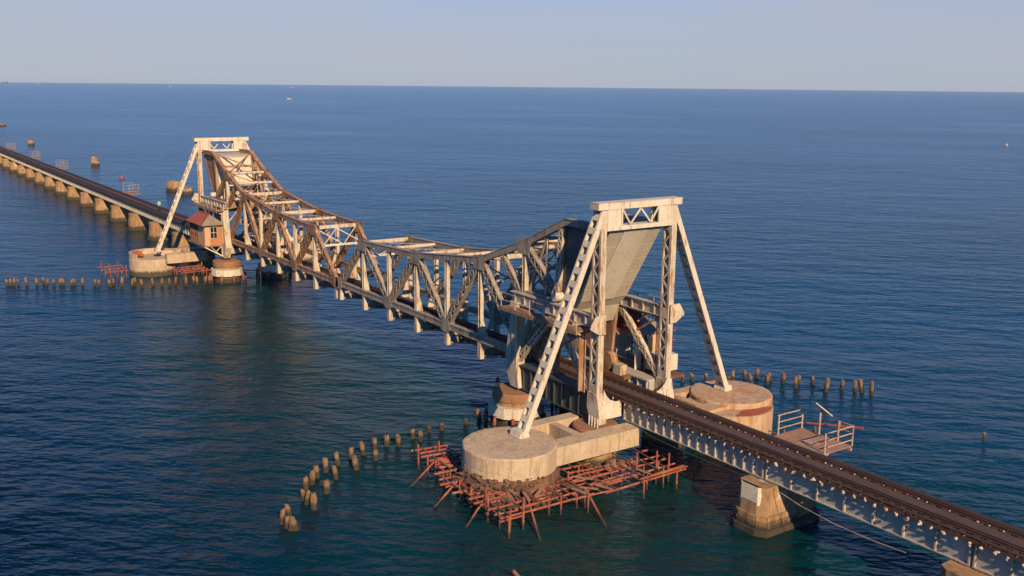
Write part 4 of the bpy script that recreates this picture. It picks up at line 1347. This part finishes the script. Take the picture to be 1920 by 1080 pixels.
def boat(x, y, L, label):
    b = thing('fishing_boat', label, 'boat', (x, y, 0), 'distant boats')
    W = L * 0.16
    t = Vector((0.57, 0.82, 0))
    n = Vector((-0.82, 0.57, 0))

    def rg(k, z, l):
        out = []
        for f, w in ((-1, 0.7), (-0.5, 1), (0.3, 1), (0.75, 0.6), (1, 0.05)):
            out.append(tuple(Vector((x, y, z + (0.25 * L * 0.1 if f > 0.7 and z > 0 else 0))) + t * (f * l) + n * (w * W * k)))
        for f, w in ((1, 0.05), (0.75, 0.6), (0.3, 1), (-0.5, 1), (-1, 0.7)):
            out.append(tuple(Vector((x, y, z + (0.25 * L * 0.1 if f > 0.7 and z > 0 else 0))) + t * (f * l) - n * (w * W * k)))
        return out
    part('hull', MB().loft([rg(0.7, -0.4, L * 0.44), rg(1.0, L * 0.11, L * 0.5)]), 'white', b)
    c = Vector((x, y, 0)) - t * (L * 0.2)
    q = MB()
    q.bar(c - t * L * 0.12 + Vector((0, 0, L * 0.17)), c + t * L * 0.12 + Vector((0, 0, L * 0.17)), W * 1.2, L * 0.14)
    part('wheelhouse', q, 'white', b)
    part('mast', MB().cyl(c + Vector((0, 0, L * 0.2)), c + Vector((0, 0, L * 0.5)), L * 0.012, n=6), 'pipe', b)


boat(-1220, 487.5, 7, 'white boat nearest of those out on the blue water')
boat(-3528, 1436, 10, 'tiny white boat just below the horizon above the other boat')
boat(-3722, 1041, 9, 'tiny white boat just below the horizon above the far tower')
boat(-5072, 813, 11, 'tiny white boat on the horizon near the left edge')


def person(x, y, z):
    me = bpy.data.meshes.new('body')
    J = [(0, 0, 0.93), (0, 0, 1.2), (0, 0, 1.42), (0, 0, 1.52), (0.02, 0, 1.62), (0.03, 0, 1.74),
         (0, 0.1, 0.9), (0.03, 0.11, 0.5), (0, 0.12, 0.08), (0.12, 0.13, 0.03),
         (0, -0.1, 0.9), (-0.02, -0.11, 0.5), (-0.05, -0.12, 0.08), (0.07, -0.13, 0.03),
         (0, 0.19, 1.40), (0.0, 0.25, 1.12), (0.08, 0.24, 0.88), (0.11, 0.23, 0.78),
         (0, -0.19, 1.40), (0.0, -0.25, 1.12), (0.08, -0.24, 0.88), (0.11, -0.23, 0.78)]
    rad = [0.15, 0.14, 0.15, 0.06, 0.10, 0.085, 0.10, 0.07, 0.05, 0.045, 0.10, 0.07, 0.05, 0.045, 0.065, 0.05, 0.038, 0.04, 0.065, 0.05, 0.038, 0.04]
    E_ = [(0, 1), (1, 2), (2, 3), (3, 4), (4, 5), (0, 6), (6, 7), (7, 8), (8, 9), (0, 10), (10, 11), (11, 12), (12, 13), (2, 14), (14, 15), (15, 16), (16, 17), (2, 18), (18, 19), (19, 20), (20, 21)]
    me.from_pydata(J, E_, [])
    o = bpy.data.objects.new('person', me)
    COL.objects.link(o)
    sk = o.modifiers.new('skin', 'SKIN')
    for i, v in enumerate(me.skin_vertices[0].data):
        v.radius = (rad[i], rad[i])
        v.use_root = i == 0
    o.modifiers.new('sub', 'SUBSURF').levels = 1
    dg = bpy.context.evaluated_depsgraph_get()
    nm = bpy.data.meshes.new_from_object(o.evaluated_get(dg))
    o.modifiers.clear()
    o.data = nm
    for k in ('shirt', 'trouser', 'skin'):
        nm.materials.append(M[k])
    for p in nm.polygons:
        c = p.center
        p.use_smooth = True
        p.material_index = 2 if (c.z > 1.5 or (abs(c.y) > 0.19 and c.z < 1.1)) else 0 if c.z > 0.9 else 1
    o.location = (x, y, z)
    tag(o, 'person in a turquoise shirt standing on the track beyond the far tower', 'person')


person(-69.0, -0.45, 4.22)

# small post with pale cloth on the near front pier
bo = thing('mooring_post', 'small dark post wrapped in pale cloth on the front pier of the near tower', 'post', (30.0, -3.9, 2.6))
part('shaft', MB().cyl((30.0, -3.9, 2.6), (30.0, -3.9, 3.3), 0.11, 0.13, 9), 'sleeper', bo)
part('cloth', MB().cyl((30.05, -3.92, 2.68), (30.05, -3.95, 2.98), 0.16, 0.13, 9), 'pipe', bo)
# pipe slung along the lower edge of the wide panelled span
pts = [(53.3, -1.45, 2.62), (55.3, -1.6, 2.35), (57.6, -1.75, 2.25), (59.8, -1.85, 2.3), (61.8, -1.9, 2.45)]
q = MB()
for a, b in zip(pts, pts[1:]):
    q.cyl(a, b, 0.022, n=6)
solo('slack_cable', q, 'pipe', 'thin pale cable hanging below the wide panelled span at lower right', 'cable', pts[0])
q = MB()
pts = [(40.9, -1.35, 3.1), (43.5, -1.45, 2.55), (46.5, -1.4, 2.45), (49.5, -1.4, 2.5), (52.2, -1.4, 2.6)]
for a, b in zip(pts, pts[1:]):
    q.cyl(a, b, 0.022, n=6)
solo('slack_cable', q, 'dark_steel', 'thin dark cable hanging below the closely ribbed span', 'cable', pts[0])

# ------------------------------------------------------------------ the air over the sea
hm = bpy.data.materials.new('sea_haze')
hm.use_nodes = True
hn = hm.node_tree
hn.nodes.clear()
ho = hn.nodes.new('ShaderNodeOutputMaterial')
hv = hn.nodes.new('ShaderNodeVolumePrincipled')
hv.inputs['Color'].default_value = (0.70, 0.85, 1.0, 1)
hv.inputs['Density'].default_value = 0.00005
hv.inputs['Anisotropy'].default_value = 0.0
hn.links.new(hv.outputs[0], ho.inputs['Volume'])
M['haze'] = hm
solo('haze', MB().box(-7300, 7300, -7300, 7300, -4.2, 26.0), 'haze', 'thin pale haze over the sea', None, (0, 0, 0), kind='stuff')
